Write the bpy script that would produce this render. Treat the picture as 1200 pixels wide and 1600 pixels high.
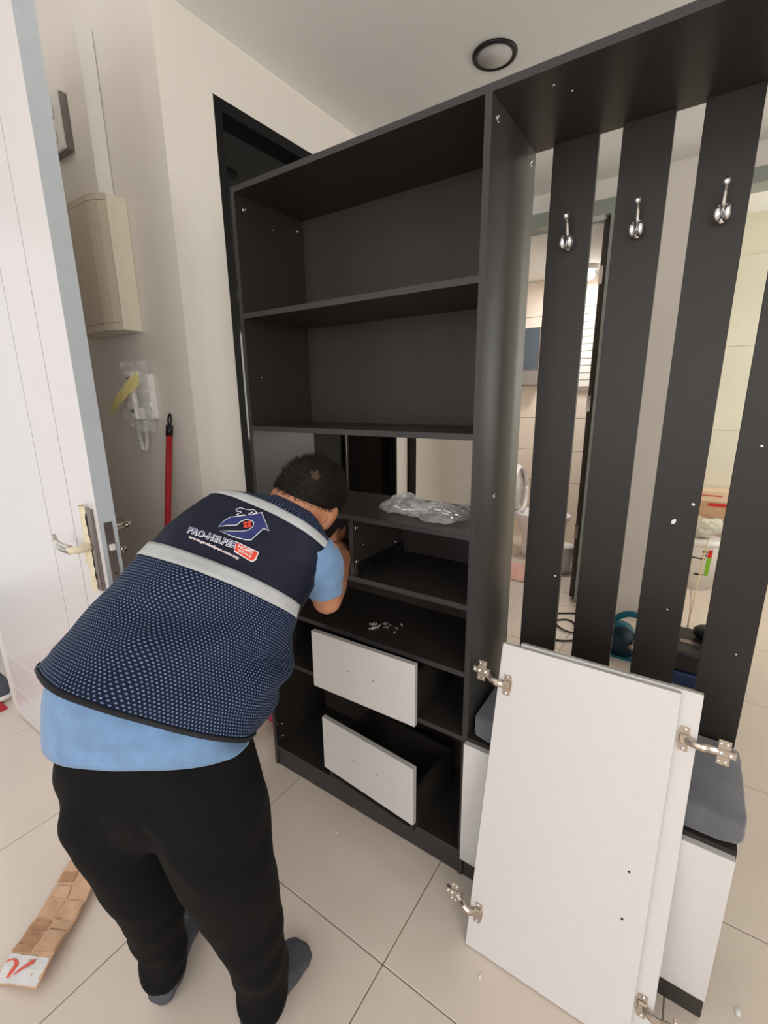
import bpy, bmesh, math, random
from math import sin, cos, pi, radians
from mathutils import Vector, Matrix, noise
from mathutils.bvhtree import BVHTree
random.seed(7)
scene = bpy.context.scene
COL = scene.collection
for o in list(bpy.data.objects):
    bpy.data.objects.remove(o)

# ------------------------------------------------------------------ camera
CAM_POS = Vector((1.2219, -1.015, 1.4016))
F_PX, YAW, PITCH, ROLL = 716.1361, 0.5974, 0.2447, -0.0107
fwd = Vector((-sin(YAW) * cos(PITCH), cos(YAW) * cos(PITCH), -sin(PITCH)))
rt0 = Vector((cos(YAW), sin(YAW), 0))
up0 = rt0.cross(fwd)
c_rt = rt0 * cos(ROLL) + up0 * sin(ROLL)
c_up = up0 * cos(ROLL) - rt0 * sin(ROLL)
cd = bpy.data.cameras.new('camera')
cd.sensor_fit = 'HORIZONTAL'; cd.sensor_width = 36.0; cd.lens = F_PX / 1200 * 36.0
cd.clip_start = 0.02; cd.clip_end = 60
cam = bpy.data.objects.new('camera', cd); COL.objects.link(cam)
cam.matrix_world = Matrix(((c_rt.x, c_up.x, -fwd.x, CAM_POS.x), (c_rt.y, c_up.y, -fwd.y, CAM_POS.y),
                           (c_rt.z, c_up.z, -fwd.z, CAM_POS.z), (0, 0, 0, 1)))
scene.camera = cam

# ------------------------------------------------------------------ light
w = bpy.data.worlds.new('world'); scene.world = w; w.use_nodes = True
w.node_tree.nodes['Background'].inputs[0].default_value = (0.86, 0.93, 1.0, 1)
w.node_tree.nodes['Background'].inputs[1].default_value = 0.5

def area(name, loc, direction, sx, sy, power, col):
    l = bpy.data.lights.new(name, 'AREA'); l.shape = 'RECTANGLE'; l.size = sx; l.size_y = sy
    l.energy = power; l.color = col
    o = bpy.data.objects.new(name, l); COL.objects.link(o); o.location = loc
    o.rotation_euler = Vector(direction).to_track_quat('-Z', 'Y').to_euler()
    return o
area('window_daylight', (1.0, -3.72, 1.55), (0, 1, 0), 3.0, 1.7, 34, (0.98, 0.985, 1.0))
area('side_window_daylight', (3.14, -2.2, 1.65), (-1, 0.1, 0), 1.8, 1.3, 44, (0.98, 0.985, 1.0))
area('entrance_daylight', (-2.05, -0.98, 1.35), (1, 0, 0), 1.0, 2.0, 5.0, (0.95, 0.98, 1.0))
area('bathroom_ceiling_light', (0.30, 2.95, 2.36), (0, 0, -1), 0.3, 0.3, 15, (1.0, 0.97, 0.94))
area('kitchen_window_daylight', (3.12, 2.75, 1.55), (-1, -0.3, 0), 1.0, 1.3, 30, (1.0, 1.0, 0.955))
vs = scene.view_settings
vs.view_transform = 'Standard'; vs.look = 'None'; vs.gamma = 1.0; vs.use_curve_mapping = False
vs.exposure = 0.05
scene.cycles.diffuse_bounces = 6; scene.cycles.max_bounces = 12

# ------------------------------------------------------------------ materials
def lin(c):
    return tuple(((x / 255) / 12.92 if x / 255 <= 0.04045 else ((x / 255 + 0.055) / 1.055) ** 2.4) for x in c)
MATS = {}
def mat(name, rgb, rough=0.5, metal=0.0, var=0.0, scale=30.0, bump=0.0, bscale=200.0, stretch=(1, 1, 1),
        spec=0.5, alpha=1.0, coat=0.0, sheen=0.0, trans=0.0, rvar=0.0, ior=1.45):
    m = bpy.data.materials.new(name); m.use_nodes = True
    nt = m.node_tree; b = nt.nodes['Principled BSDF']
    c = lin(rgb)
    b.inputs['Base Color'].default_value = (*c, 1)
    b.inputs['Roughness'].default_value = rough; b.inputs['Metallic'].default_value = metal
    b.inputs['Specular IOR Level'].default_value = spec; b.inputs['Alpha'].default_value = alpha
    b.inputs['Coat Weight'].default_value = coat; b.inputs['Sheen Weight'].default_value = sheen
    b.inputs['Transmission Weight'].default_value = trans; b.inputs['IOR'].default_value = ior
    tc = nt.nodes.new('ShaderNodeTexCoord'); mp = nt.nodes.new('ShaderNodeMapping')
    mp.inputs['Scale'].default_value = stretch
    nt.links.new(tc.outputs['Object'], mp.inputs['Vector'])
    if var > 0 or rvar > 0:
        n = nt.nodes.new('ShaderNodeTexNoise'); n.inputs['Scale'].default_value = scale
        n.inputs['Detail'].default_value = 6
        nt.links.new(mp.outputs['Vector'], n.inputs['Vector'])
        if var > 0:
            r = nt.nodes.new('ShaderNodeValToRGB')
            r.color_ramp.elements[0].position = 0.3; r.color_ramp.elements[1].position = 0.7
            r.color_ramp.elements[0].color = (*[x * (1 - var) for x in c], 1)
            r.color_ramp.elements[1].color = (*[min(1, x * (1 + var)) for x in c], 1)
            nt.links.new(n.outputs['Fac'], r.inputs['Fac'])
            nt.links.new(r.outputs['Color'], b.inputs['Base Color'])
        if rvar > 0:
            mr = nt.nodes.new('ShaderNodeMapRange')
            mr.inputs['To Min'].default_value = max(0.02, rough - rvar); mr.inputs['To Max'].default_value = rough + rvar
            nt.links.new(n.outputs['Fac'], mr.inputs['Value']); nt.links.new(mr.outputs['Result'], b.inputs['Roughness'])
    if bump > 0:
        n2 = nt.nodes.new('ShaderNodeTexNoise'); n2.inputs['Scale'].default_value = bscale; n2.inputs['Detail'].default_value = 4
        nt.links.new(mp.outputs['Vector'], n2.inputs['Vector'])
        bp = nt.nodes.new('ShaderNodeBump'); bp.inputs['Strength'].default_value = bump; bp.inputs['Distance'].default_value = 0.01
        nt.links.new(n2.outputs['Fac'], bp.inputs['Height']); nt.links.new(bp.outputs['Normal'], b.inputs['Normal'])
    MATS[name] = m
    return m
DARK = mat('dark_laminate', (48, 44, 41), 0.36, var=0.07, scale=14, stretch=(6, 6, 0.7), bump=0.02, bscale=60, rvar=0.04, spec=0.7)
DARKH = mat('dark_laminate_shelf', (48, 44, 41), 0.38, var=0.07, scale=14, stretch=(0.7, 6, 6), bump=0.02, bscale=60, rvar=0.04, spec=0.6)
SLATM = mat('slat_laminate', (42, 38, 35), 0.4, var=0.07, scale=14, stretch=(6, 6, 0.7), bump=0.02, bscale=60, rvar=0.04, spec=0.45)
PANELM = mat('satin_side_laminate', (54, 52, 50), 0.38, var=0.09, scale=6, rvar=0.05, spec=0.8, ior=1.8)
EDGE = mat('dark_edge_band', (58, 55, 56), 0.4, var=0.06)
BACK = mat('dark_back_board', (58, 50, 47), 0.5, var=0.08, scale=5, stretch=(3, 1, 0.8))
WHITE = mat('white_laminate', (222, 219, 217), 0.4, var=0.015, scale=60)
WHITEE = mat('white_edge_band', (196, 194, 191), 0.45, var=0.02)
WALL = mat('wall_paint', (236, 230, 222), 0.65, var=0.02, scale=3, bump=0.03, bscale=160)
CEIL = mat('ceiling_paint', (238, 239, 237), 0.75, var=0.015, scale=3, bump=0.02, bscale=140)
GROUT = mat('grout', (150, 138, 124), 0.8, var=0.1)
TILE = mat('floor_tile', (224, 210, 197), 0.13, var=0.02, scale=5, rvar=0.03)
BTILE = mat('bathroom_wall_tile', (236, 224, 210), 0.2, var=0.03, scale=4)
BFLOOR = mat('bathroom_floor_tile', (214, 204, 192), 0.25, var=0.03, scale=4)
KTILE = mat('kitchen_wall_tile', (226, 224, 208), 0.25, var=0.03, scale=4)
KPAINT = mat('kitchen_wall_paint', (226, 226, 208), 0.7, var=0.02, scale=4)
FRAMEM = mat('grey_door_frame', (150, 156, 148), 0.4, var=0.03)
DOORW = mat('white_door_paint', (222, 217, 217), 0.33, var=0.01)
DOORE = mat('door_edge_paint', (190, 197, 202), 0.45, var=0.03)
GROOVE = mat('door_groove', (70, 66, 68), 0.6)
BLACKG = mat('black_glass', (10, 10, 11), 0.06, var=0.05)
BLACKF = mat('black_frame', (14, 14, 15), 0.55, var=0.1, spec=0.25)
CREAM = mat('cream_plastic', (228, 219, 200), 0.4, var=0.02)
CREAM2 = mat('cream_cover', (212, 200, 180), 0.35, var=0.02)
WPLAST = mat('white_plastic', (234, 232, 228), 0.35, var=0.01)
BLK = mat('black_plastic', (20, 20, 21), 0.4, var=0.1)
CHROME = mat('chrome', (238, 238, 240), 0.22, 1.0, var=0.03)
NICKEL = mat('nickel_steel', (196, 184, 172), 0.22, 1.0, var=0.06, scale=80)
STEEL = mat('brushed_steel', (150, 140, 138), 0.38, 1.0, var=0.08, scale=60, stretch=(1, 1, 8))
REDP = mat('red_painted_metal', (178, 32, 38), 0.3, var=0.06, scale=40)
SCUFF = mat('scuffed_metal', (214, 200, 180), 0.6, var=0.1)
TAPE = mat('yellow_tape', (250, 234, 160), 0.55, var=0.06, scale=50, bump=0.2, bscale=80)
MASK = mat('masking_tape', (226, 214, 186), 0.6, var=0.05, scale=50, bump=0.3, bscale=90)
CLEAR = mat('clear_film', (240, 240, 240), 0.10, alpha=0.30, spec=1.0)
CARD = mat('cardboard', (204, 166, 134), 0.75, var=0.09, scale=18, bump=0.2, bscale=60)
CARDD = mat('cardboard_inside', (182, 140, 108), 0.8, var=0.1, scale=18, bump=0.3, bscale=60)
LABELW = mat('label_paper', (218, 216, 216), 0.5, var=0.03)
LABELR = mat('label_red', (220, 92, 74), 0.5, var=0.04)
SKIN = mat('skin', (196, 136, 104), 0.48, var=0.08, scale=25, bump=0.12, bscale=160)
HAIR = mat('black_hair', (24, 18, 15), 0.65, var=0.4, scale=60, spec=0.25)
SHIRT = mat('blue_shirt', (112, 146, 186), 0.85, var=0.12, scale=26, bump=0.25, bscale=60, sheen=0.2)
NAVY = mat('navy_fabric', (17, 22, 42), 0.6, var=0.1, scale=20, bump=0.15, bscale=120, spec=0.3)
BIND = mat('black_binding', (18, 18, 24), 0.7, var=0.1)
REFL = mat('reflective_tape', (178, 180, 182), 0.35, var=0.07, scale=25, bump=0.15, bscale=40)
PANTS = mat('black_trousers', (13, 13, 14), 0.85, var=0.2, scale=12, bump=0.12, bscale=90, spec=0.2)
SOCK = mat('grey_sock', (84, 86, 94), 0.9, var=0.15, scale=60, bump=0.4, bscale=160)
CUSH = mat('grey_velvet', (98, 99, 106), 0.9, var=0.13, scale=11, bump=0.2, bscale=60, sheen=0.4)
LOGOB = mat('logo_blue', (36, 44, 104), 0.5); LOGOW = mat('logo_white', (226, 226, 228), 0.5)
LOGOR = mat('logo_red', (220, 66, 40), 0.5); LOGOP = mat('logo_pink', (232, 196, 190), 0.5)
TEAL = mat('teal_plastic', (16, 100, 118), 0.35, var=0.06)
NAVYB = mat('navy_case', (22, 44, 84), 0.4, var=0.08)
CERAM = mat('ceramic', (240, 238, 238), 0.12, var=0.01)
PINK = mat('pink_fabric', (196, 78, 110), 0.8, var=0.1)
MATP = mat('pink_mat', (222, 176, 164), 0.9, var=0.15, scale=30, bump=0.4, bscale=120)
REDM = mat('red_mat', (186, 44, 52), 0.9, var=0.1, bump=0.4, bscale=120)
GREEN = mat('green_label', (126, 182, 44), 0.5); REDL = mat('red_label', (206, 44, 40), 0.5)
FOIL = mat('crumpled_film', (206, 204, 190), 0.25, var=0.2, scale=25, bump=0.8, bscale=40)
FOAM = mat('white_foam', (240, 240, 240), 0.7)
MIRR = mat('mirror_glass', (96, 110, 124), 0.08, 0.6)
GREYB = mat('grey_box', (140, 134, 130), 0.5)
PIPE = mat('tan_pipe', (206, 190, 150), 0.5)
DOORB = mat('brown_door', (70, 58, 46), 0.45, var=0.15, scale=10, stretch=(6, 6, 0.5))
CORR = mat('corridor_floor', (224, 206, 190), 0.4, var=0.03)
DIFF = mat('lamp_diffuser', (200, 198, 196), 0.5)
lamp = bpy.data.materials.new('lit_lamp'); lamp.use_nodes = True
lamp.node_tree.nodes['Principled BSDF'].inputs['Emission Color'].default_value = (1, 0.97, 0.93, 1)
lamp.node_tree.nodes['Principled BSDF'].inputs['Emission Strength'].default_value = 12

# vest mesh fabric: navy net with round holes that show the blue shirt, laid out in the vest's own UV (metres)
def net_material():
    m = mat('navy_net', (24, 30, 56), 0.7, spec=0.25)
    nt = m.node_tree; b = nt.nodes['Principled BSDF']; N = nt.nodes.new; Lk = nt.links.new
    uv = N('ShaderNodeUVMap'); uv.uv_map = 'UVMap'
    def dots(off):
        mp = N('ShaderNodeMapping'); mp.inputs['Scale'].default_value = (1 / 0.0068, 1 / 0.0118, 1)
        mp.inputs['Location'].default_value = (off, off, 0)
        Lk(uv.outputs[0], mp.inputs['Vector'])
        fr = N('ShaderNodeVectorMath'); fr.operation = 'FRACTION'; Lk(mp.outputs[0], fr.inputs[0])
        sb = N('ShaderNodeVectorMath'); sb.operation = 'SUBTRACT'; Lk(fr.outputs[0], sb.inputs[0]); sb.inputs[1].default_value = (0.5, 0.5, 0)
        sc = N('ShaderNodeVectorMath'); sc.operation = 'MULTIPLY'; Lk(sb.outputs[0], sc.inputs[0]); sc.inputs[1].default_value = (1, 1.73, 0)
        ln = N('ShaderNodeVectorMath'); ln.operation = 'LENGTH'; Lk(sc.outputs[0], ln.inputs[0])
        return ln.outputs['Value']
    mn = N('ShaderNodeMath'); mn.operation = 'MINIMUM'
    Lk(dots(0.0), mn.inputs[0]); Lk(dots(0.5), mn.inputs[1])
    mr = N('ShaderNodeMapRange'); mr.inputs['From Min'].default_value = 0.17; mr.inputs['From Max'].default_value = 0.27
    mr.inputs['To Min'].default_value = 1; mr.inputs['To Max'].default_value = 0
    Lk(mn.outputs[0], mr.inputs['Value'])
    mx = N('ShaderNodeMix'); mx.data_type = 'RGBA'
    mx.inputs['A'].default_value = (*lin((17, 24, 48)), 1); mx.inputs['B'].default_value = (*lin((112, 136, 172)), 1)
    Lk(mr.outputs['Result'], mx.inputs['Factor']); Lk(mx.outputs['Result'], b.inputs['Base Color'])
    bp = N('ShaderNodeBump'); bp.inputs['Strength'].default_value = 0.5; bp.inputs['Distance'].default_value = 0.003; bp.invert = True
    Lk(mr.outputs['Result'], bp.inputs['Height']); Lk(bp.outputs['Normal'], b.inputs['Normal'])
    return m
NET = net_material()

# ------------------------------------------------------------------ mesh helpers
def link(name, me, parent=None, smooth=False):
    o = bpy.data.objects.new(name, me); COL.objects.link(o)
    if parent is not None: o.parent = parent
    if smooth:
        for p in me.polygons: p.use_smooth = True
    return o
def tag(o, label, cat, group=None, kind=None):
    if label: o['label'] = label
    if cat: o['category'] = cat
    if group: o['group'] = group
    if kind: o['kind'] = kind
    return o
def thing(name, label, cat, loc=(0, 0, 0), rz=0.0, group=None):
    o = bpy.data.objects.new(name, None); COL.objects.link(o); o.location = loc; o.rotation_euler = (0, 0, rz)
    o.empty_display_size = 0.05
    return tag(o, label, cat, group)
def to_mesh(name, bm, m, recalc=True):
    if recalc: bmesh.ops.recalc_face_normals(bm, faces=bm.faces)
    me = bpy.data.meshes.new(name); bm.to_mesh(me); bm.free()
    for x in (m if isinstance(m, (list, tuple)) else [m]): me.materials.append(x)
    return me
def bbox(bm, x0, x1, y0, y1, z0, z1, bev=0.0, mi=0, seg=1):
    vs_ = [bm.verts.new((x, y, z)) for x in (x0, x1) for y in (y0, y1) for z in (z0, z1)]
    fs = [bm.faces.new([vs_[i] for i in f]) for f in ((0, 1, 3, 2), (4, 6, 7, 5), (0, 4, 5, 1), (2, 3, 7, 6), (0, 2, 6, 4), (1, 5, 7, 3))]
    for f in fs: f.material_index = mi
    if bev > 0:
        es = list({e for f in fs for e in f.edges})
        r = bmesh.ops.bevel(bm, geom=es, offset=bev, segments=seg, affect='EDGES', profile=0.5)
        for f in r['faces']: f.material_index = mi
    return fs
def box(name, x0, x1, y0, y1, z0, z1, m, parent=None, bev=0.0, seg=1):
    bm = bmesh.new(); bbox(bm, x0, x1, y0, y1, z0, z1, bev, 0, seg)
    return link(name, to_mesh(name, bm, m), parent)
def frame_axes(t):
    t = Vector(t).normalized()
    a = Vector((0, 0, 1)) if abs(t.z) < 0.9 else Vector((1, 0, 0))
    x = a.cross(t).normalized(); return x, t.cross(x)
def btube(bm, pts, rads, seg=12, caps=True, mi=0, flat=(1, 1), axes=None):
    pts = [Vector(p) for p in pts]
    if not hasattr(rads, '__len__'): rads = [rads] * len(pts)
    rings = []; px = None
    for i, p in enumerate(pts):
        t = (pts[min(i + 1, len(pts) - 1)] - pts[max(i - 1, 0)])
        if axes: x, y = axes
        else:
            if px is None: x, y = frame_axes(t)
            else:
                tn = t.normalized(); x = (px - tn * px.dot(tn)).normalized(); y = tn.cross(x)
            px = x
        rings.append([bm.verts.new(p + (x * cos(a) * flat[0] + y * sin(a) * flat[1]) * rads[i]) for a in [2 * pi * k / seg for k in range(seg)]])
    for a, b in zip(rings, rings[1:]):
        for k in range(seg):
            f = bm.faces.new((a[k], a[(k + 1) % seg], b[(k + 1) % seg], b[k])); f.material_index = mi
    if caps:
        f = bm.faces.new(list(reversed(rings[0]))); f.material_index = mi
        f = bm.faces.new(rings[-1]); f.material_index = mi
def tube(name, pts, rads, m, parent=None, seg=12, smooth=True):
    bm = bmesh.new(); btube(bm, pts, rads, seg)
    return link(name, to_mesh(name, bm, m), parent, smooth)
def smoothpath(pts, n):
    pts = [Vector(p) for p in pts]; out = []
    for i in range(len(pts) - 1):
        p0, p1, p2, p3 = pts[max(i - 1, 0)], pts[i], pts[i + 1], pts[min(i + 2, len(pts) - 1)]
        for k in range(n):
            t = k / n
            out.append(0.5 * ((2 * p1) + (p2 - p0) * t + (2 * p0 - 5 * p1 + 4 * p2 - p3) * t * t + (3 * p1 - p0 - 3 * p2 + p3) * t ** 3))
    out.append(pts[-1]); return out
def blathe(bm, prof, c=(0, 0, 0), seg=24, mi=0, sx=1, sy=1):
    c = Vector(c); rings = []
    for r, z in prof:
        rings.append([bm.verts.new(c + Vector((r * cos(2 * pi * k / seg) * sx, r * sin(2 * pi * k / seg) * sy, z))) for k in range(seg)])
    for a, b in zip(rings, rings[1:]):
        for k in range(seg):
            f = bm.faces.new((a[k], a[(k + 1) % seg], b[(k + 1) % seg], b[k])); f.material_index = mi
    f = bm.faces.new(list(reversed(rings[0]))); f.material_index = mi
    f = bm.faces.new(rings[-1]); f.material_index = mi
def lathe(name, prof, m, parent=None, c=(0, 0, 0), seg=24, sx=1, sy=1):
    bm = bmesh.new(); blathe(bm, prof, c, seg, 0, sx, sy)
    return link(name, to_mesh(name, bm, m), parent, True)
def bell(bm, c, ax, r, seg=20, rings=12, mi=0):
    """ellipsoid with axes ax (3 unit vectors) and radii r"""
    c = Vector(c); V = []
    for i in range(1, rings):
        ph = pi * i / rings
        V.append([bm.verts.new(c + ax[0] * (r[0] * sin(ph) * cos(2 * pi * k / seg)) + ax[1] * (r[1] * sin(ph) * sin(2 * pi * k / seg)) + ax[2] * (r[2] * cos(ph))) for k in range(seg)])
    t = bm.verts.new(c + ax[2] * r[2]); b = bm.verts.new(c - ax[2] * r[2])
    for a, d in zip(V, V[1:]):
        for k in range(seg):
            f = bm.faces.new((a[k], d[k], d[(k + 1) % seg], a[(k + 1) % seg])); f.material_index = mi
    for k in range(seg):
        bm.faces.new((t, V[0][k], V[0][(k + 1) % seg])).material_index = mi
        bm.faces.new((b, V[-1][(k + 1) % seg], V[-1][k])).material_index = mi
XYZ = (Vector((1, 0, 0)), Vector((0, 1, 0)), Vector((0, 0, 1)))
def plate(bm, outline, z0, z1, mi=0):
    lo = [bm.verts.new((x, y, z0)) for x, y in outline]; hi = [bm.verts.new((x, y, z1)) for x, y in outline]
    n = len(outline)
    bm.faces.new(list(reversed(lo))).material_index = mi; bm.faces.new(hi).material_index = mi
    for k in range(n): bm.faces.new((lo[k], lo[(k + 1) % n], hi[(k + 1) % n], hi[k])).material_index = mi
def voxel(bm, name, m, size, smooth_it=6, fac=0.5):
    """fuse all shapes of a bmesh into one continuous skin"""
    me = bpy.data.meshes.new('tmp'); bmesh.ops.recalc_face_normals(bm, faces=bm.faces); bm.to_mesh(me); bm.free()
    o = bpy.data.objects.new('tmp', me); COL.objects.link(o)
    r = o.modifiers.new('r', 'REMESH'); r.mode = 'VOXEL'; r.voxel_size = size
    s = o.modifiers.new('s', 'SMOOTH'); s.iterations = smooth_it; s.factor = fac
    dg = bpy.context.evaluated_depsgraph_get()
    out = bpy.data.meshes.new_from_object(o.evaluated_get(dg)); out.name = name
    bpy.data.objects.remove(o); bpy.data.meshes.remove(me)
    out.materials.clear(); out.materials.append(m)
    for p in out.polygons: p.use_smooth = True
    return out
def struct(name, label, *a, **k):
    o = box(name, *a, **k); o['kind'] = 'structure'
    if label: o['label'] = label
    return o

# ------------------------------------------------------------------ room shell
CH = 2.6; EH = 2.95; XL = -0.29; YB = 2.19; TS = 0.598; TX0 = 0.130; TY0 = -0.317
fl = struct('floor', 'beige glossy tiled floor of the hallway', -1.2, 3.2, -3.8, 3.6, -0.06, -0.003, GROUT)
bm = bmesh.new(); g = 0.0016
bbox(bm, g, TS - g, g, TS - g, -0.02, 0.0, 0.0012)
tme = to_mesh('tile', bm, TILE)
for i in range(-3, 6):
    for j in range(-6, 7):
        x = TX0 + i * TS; y = TY0 + j * TS
        if x + TS < -1.15 or x > 3.1 or y > 3.3: continue
        if y > 1.9 and x < 0.9 and x + TS < 1.2 and y + 0.1 > YB: continue
        if y > -0.35 and x + TS < XL + 0.02: continue
        t = link('tile', tme, fl); t.location = (x, y, 0)
ce = struct('ceiling', 'pale grey painted ceiling above the cabinet', XL, 3.2, 0.0, 3.6, CH, CH + 0.08, CEIL)
struct('ceiling_entrance', 'higher pale ceiling over the entrance side', -1.2, 3.2, -3.8, 0.02, EH, EH + 0.08, CEIL)
struct('trim_2', 'pale bulkhead where the ceiling steps up', XL, 3.2, 0.0, 0.02, CH + 0.08, EH, CEIL)
struct('wall_left', 'cream wall beside the tall cabinet with black glass panels', -1.2, XL, 0.0, 0.20, -0.05, EH, WALL)
struct('wall_left_top', 'cream wall above the black glass panels', -0.6, XL, 0.20, 1.353, 2.41, CH, WALL)
struct('wall_left_back', 'cream wall behind the black glass panels', -0.6, XL, 1.353, YB + 0.1, -0.05, CH, WALL)
struct('wall_left_inner', 'dark wall inside the recess of the glass panels', -0.62, -0.42, 0.20, 1.353, -0.05, 2.41, BLACKF)
struct('wall_entrance', 'cream entrance wall beyond the white door', -1.32, -1.2, -0.44, 0.2, -0.05, EH, WALL)
struct('wall_entrance_near', 'cream entrance wall near the camera', -1.32, -1.2, -3.8, -1.55, -0.05, EH, WALL)
struct('wall_entrance_top', 'cream wall above the entrance door', -1.32, -1.2, -1.55, -0.44, 2.2, EH, WALL)
struct('wall_right', 'cream wall on the right of the hallway', 3.2, 3.3, -3.8, 3.6, -0.05, EH, WALL)
# rear wall (behind the viewer) with its window opening
struct('wall_rear_low', 'cream wall under the rear window', -1.2, 3.2, -3.9, -3.8, -0.05, 0.7, WALL)
struct('wall_rear_high', 'cream wall above the rear window', -1.2, 3.2, -3.9, -3.8, 2.4, EH, WALL)
struct('wall_rear_left', 'cream wall left of the rear window', -1.2, -0.5, -3.9, -3.8, 0.7, 2.4, WALL)
struct('wall_rear_right', 'cream wall right of the rear window', 2.5, 3.2, -3.9, -3.8, 0.7, 2.4, WALL)
# back wall with bathroom doorway (x -0.15..0.655) and kitchen opening (x > 1.26)
BX0, BX1, KX0 = 0.0, 0.665, 1.262
struct('wall_back', 'white wall strip between bathroom doorway and kitchen opening', BX1 + 0.0, KX0, YB, YB + 0.1, -0.05, CH, WALL)
struct('wall_back_left', 'white wall left of the bathroom doorway', XL, BX0, YB, YB + 0.1, -0.05, CH, WALL)
struct('wall_back_top', 'white wall above the bathroom doorway', BX0, BX1, YB, YB + 0.1, 2.42, CH, WALL)
struct('wall_back_lintel', 'white wall above the kitchen opening', KX0, 3.2, YB, YB + 0.1, 2.42, CH, WALL)
df = thing('door_2', None, None); df['kind'] = 'structure'; df['label'] = 'grey-green bathroom door frame seen between the slats'
box('frame_post', BX1 - 0.012, BX1 + 0.05, YB - 0.03, YB + 0.12, 0, 2.49, FRAMEM, df)
box('frame_post', BX0 - 0.05, BX0 + 0.012, YB - 0.03, YB + 0.12, 0, 2.49, FRAMEM, df)
box('frame_head', BX0 + 0.012, BX1 - 0.012, YB - 0.03, YB + 0.12, 2.41, 2.49, FRAMEM, df)
bd = box('door_leaf', BX1 - 0.055, BX1 - 0.013, YB + 0.02, YB + 0.72, 0.02, 2.40, DOORB, df)
for z in (0.5, 1.35, 2.1):
    box('hinge_plate', BX1 - 0.058, BX1 - 0.036, YB + 0.012, YB + 0.0195, z - 0.05, z + 0.05, NICKEL, df)
kf = thing('trim_1', None, None); kf['kind'] = 'structure'; kf['label'] = 'grey lintel frame over the kitchen opening'
box('frame_head', KX0, 3.19, YB - 0.03, YB + 0.12, 2.41, 2.48, FRAMEM, kf)
# bathroom
bf = struct('floor_bathroom', 'pale tiled bathroom floor beyond the slats', -0.65, 1.0, YB + 0.1, 3.55, -0.05, -0.002, GROUT)
bm = bmesh.new(); bbox(bm, 0.002, 0.298, 0.002, 0.298, -0.02, 0.002, 0.001); bt = to_mesh('tile', bm, BFLOOR)
for i in range(5):
    for j in range(4):
        t = link('tile', bt, bf); t.location = (-0.6 + i * 0.3, YB + 0.105 + j * 0.3, 0)
bw = struct('wall_bathroom_back', 'cream tiled bathroom back wall', -0.7, 1.0, 3.5, 3.56, -0.05, CH, GROUT)
bm = bmesh.new(); bbox(bm, 0.002, 0.298, -0.012, 0.0, 0.002, 0.298, 0.001); bt2 = to_mesh('tile', bm, BTILE)
for i in range(5):
    for j in range(8):
        t = link('tile', bt2, bw); t.location = (-0.65 + i * 0.3, 3.5, j * 0.3)
bs = struct('wall_bathroom_left', 'cream tiled bathroom side wall', -0.7, -0.64, YB + 0.1, 3.5, -0.05, CH, BTILE)
bs2 = struct('wall_bathroom_right', 'bathroom side wall beside the kitchen', 0.99, 1.05, YB + 0.1, 3.5, -0.05, CH, BTILE)
bc = struct('ceiling_bathroom', 'white bathroom ceiling', -0.64, 0.99, YB + 0.1, 3.5, 2.40, 2.44, CEIL)
# kitchen side
kw = struct('wall_kitchen', 'pale cream kitchen wall beyond the slats', 1.05, 3.2, 3.32, 3.4, -0.05, CH, KPAINT)
bm = bmesh.new(); bbox(bm, 0.001, 0.597, -0.01, 0.0, 0.001, 0.597, 0.001); kt = to_mesh('tile', bm, KTILE)
for i in range(4):
    for j in range(4):
        t = link('tile', kt, kw); t.location = (0.95 + i * 0.598, 3.32, -0.06 + j * 0.598)
# corridor outside the entrance
co = struct('floor_corridor', 'pale corridor floor outside the entrance', -2.6, -1.2, -2.2, 0.4, -0.06, -0.002, CORR)

# ------------------------------------------------------------------ tall open shelf cabinet
T = 0.0153; W = 0.801; D = 0.2906; H = 2.0
cab = thing('shelf_cabinet', 'tall dark wood-grain open shelf cabinet in front of the worker', 'cabinet')
def board(name, x0, x1, y0, y1, z0, z1, m, parent, edge='y0'):
    """laminate board whose front edge carries the edge band"""
    bm = bmesh.new(); fs = bbox(bm, x0, x1, y0, y1, z0, z1)
    fs[2].material_index = 1
    return link(name, to_mesh(name, bm, [m, EDGE]), parent)
board('side_panel', 0, T, 0, D, 0, H - T, DARK, cab)
board('side_panel', W - T, W, 0, D, 0, H - T, PANELM, cab)
ZS = [1.6568, 1.3163, 1.07, 0.8804, 0.6853, 0.4849, 0.0872]
for z in ZS: board('shelf', T, W - T, 0.0006, D - 0.006, z - T, z, DARKH, cab)
board('divider', 0.402, 0.402 + T, 0.004, D - 0.01, ZS[3], ZS[2] - T, DARK, cab)
board('kick_board', T, W - T, 0.004, 0.004 + T, 0.0, ZS[6] - T, DARKH, cab)
box('back_panel', T, W - T, D - 0.006, D - 0.001, ZS[1] - T, H - T, BACK, cab)
box('back_panel', T, W - T, D - 0.006, D - 0.001, 0.0, ZS[2], BACK, cab)
bm = bmesh.new(); blathe(bm, [(0.0075, 0), (0.0075, 0.0012), (0.005, 0.002), (0.0045, 0.001)], seg=14); camme = to_mesh('cam_lock', bm, CHROME)
bm = bmesh.new(); blathe(bm, [(0.003, 0), (0.003, 0.001), (0.002, 0.0016)], seg=8); pinme = to_mesh('shelf_pin', bm, CHROME)
def stud(me, name, x, y, z, sgn, parent):
    o = link(name, me, parent, True); o.location = (x, y, z); o.rotation_euler = (0, sgn * pi / 2, 0)
for y, z in ((0.035, 1.949), (0.258, 1.948)): stud(camme, 'cam_lock', T, y, z, 1, cab)
for y, z in ((0.149, 1.924), (0.055, 1.469), (0.01, 0.178), (0.033, 0.165), (0.028, 0.112), (0.036, 0.108)): stud(pinme, 'shelf_pin', T, y, z, 1, cab)
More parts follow.
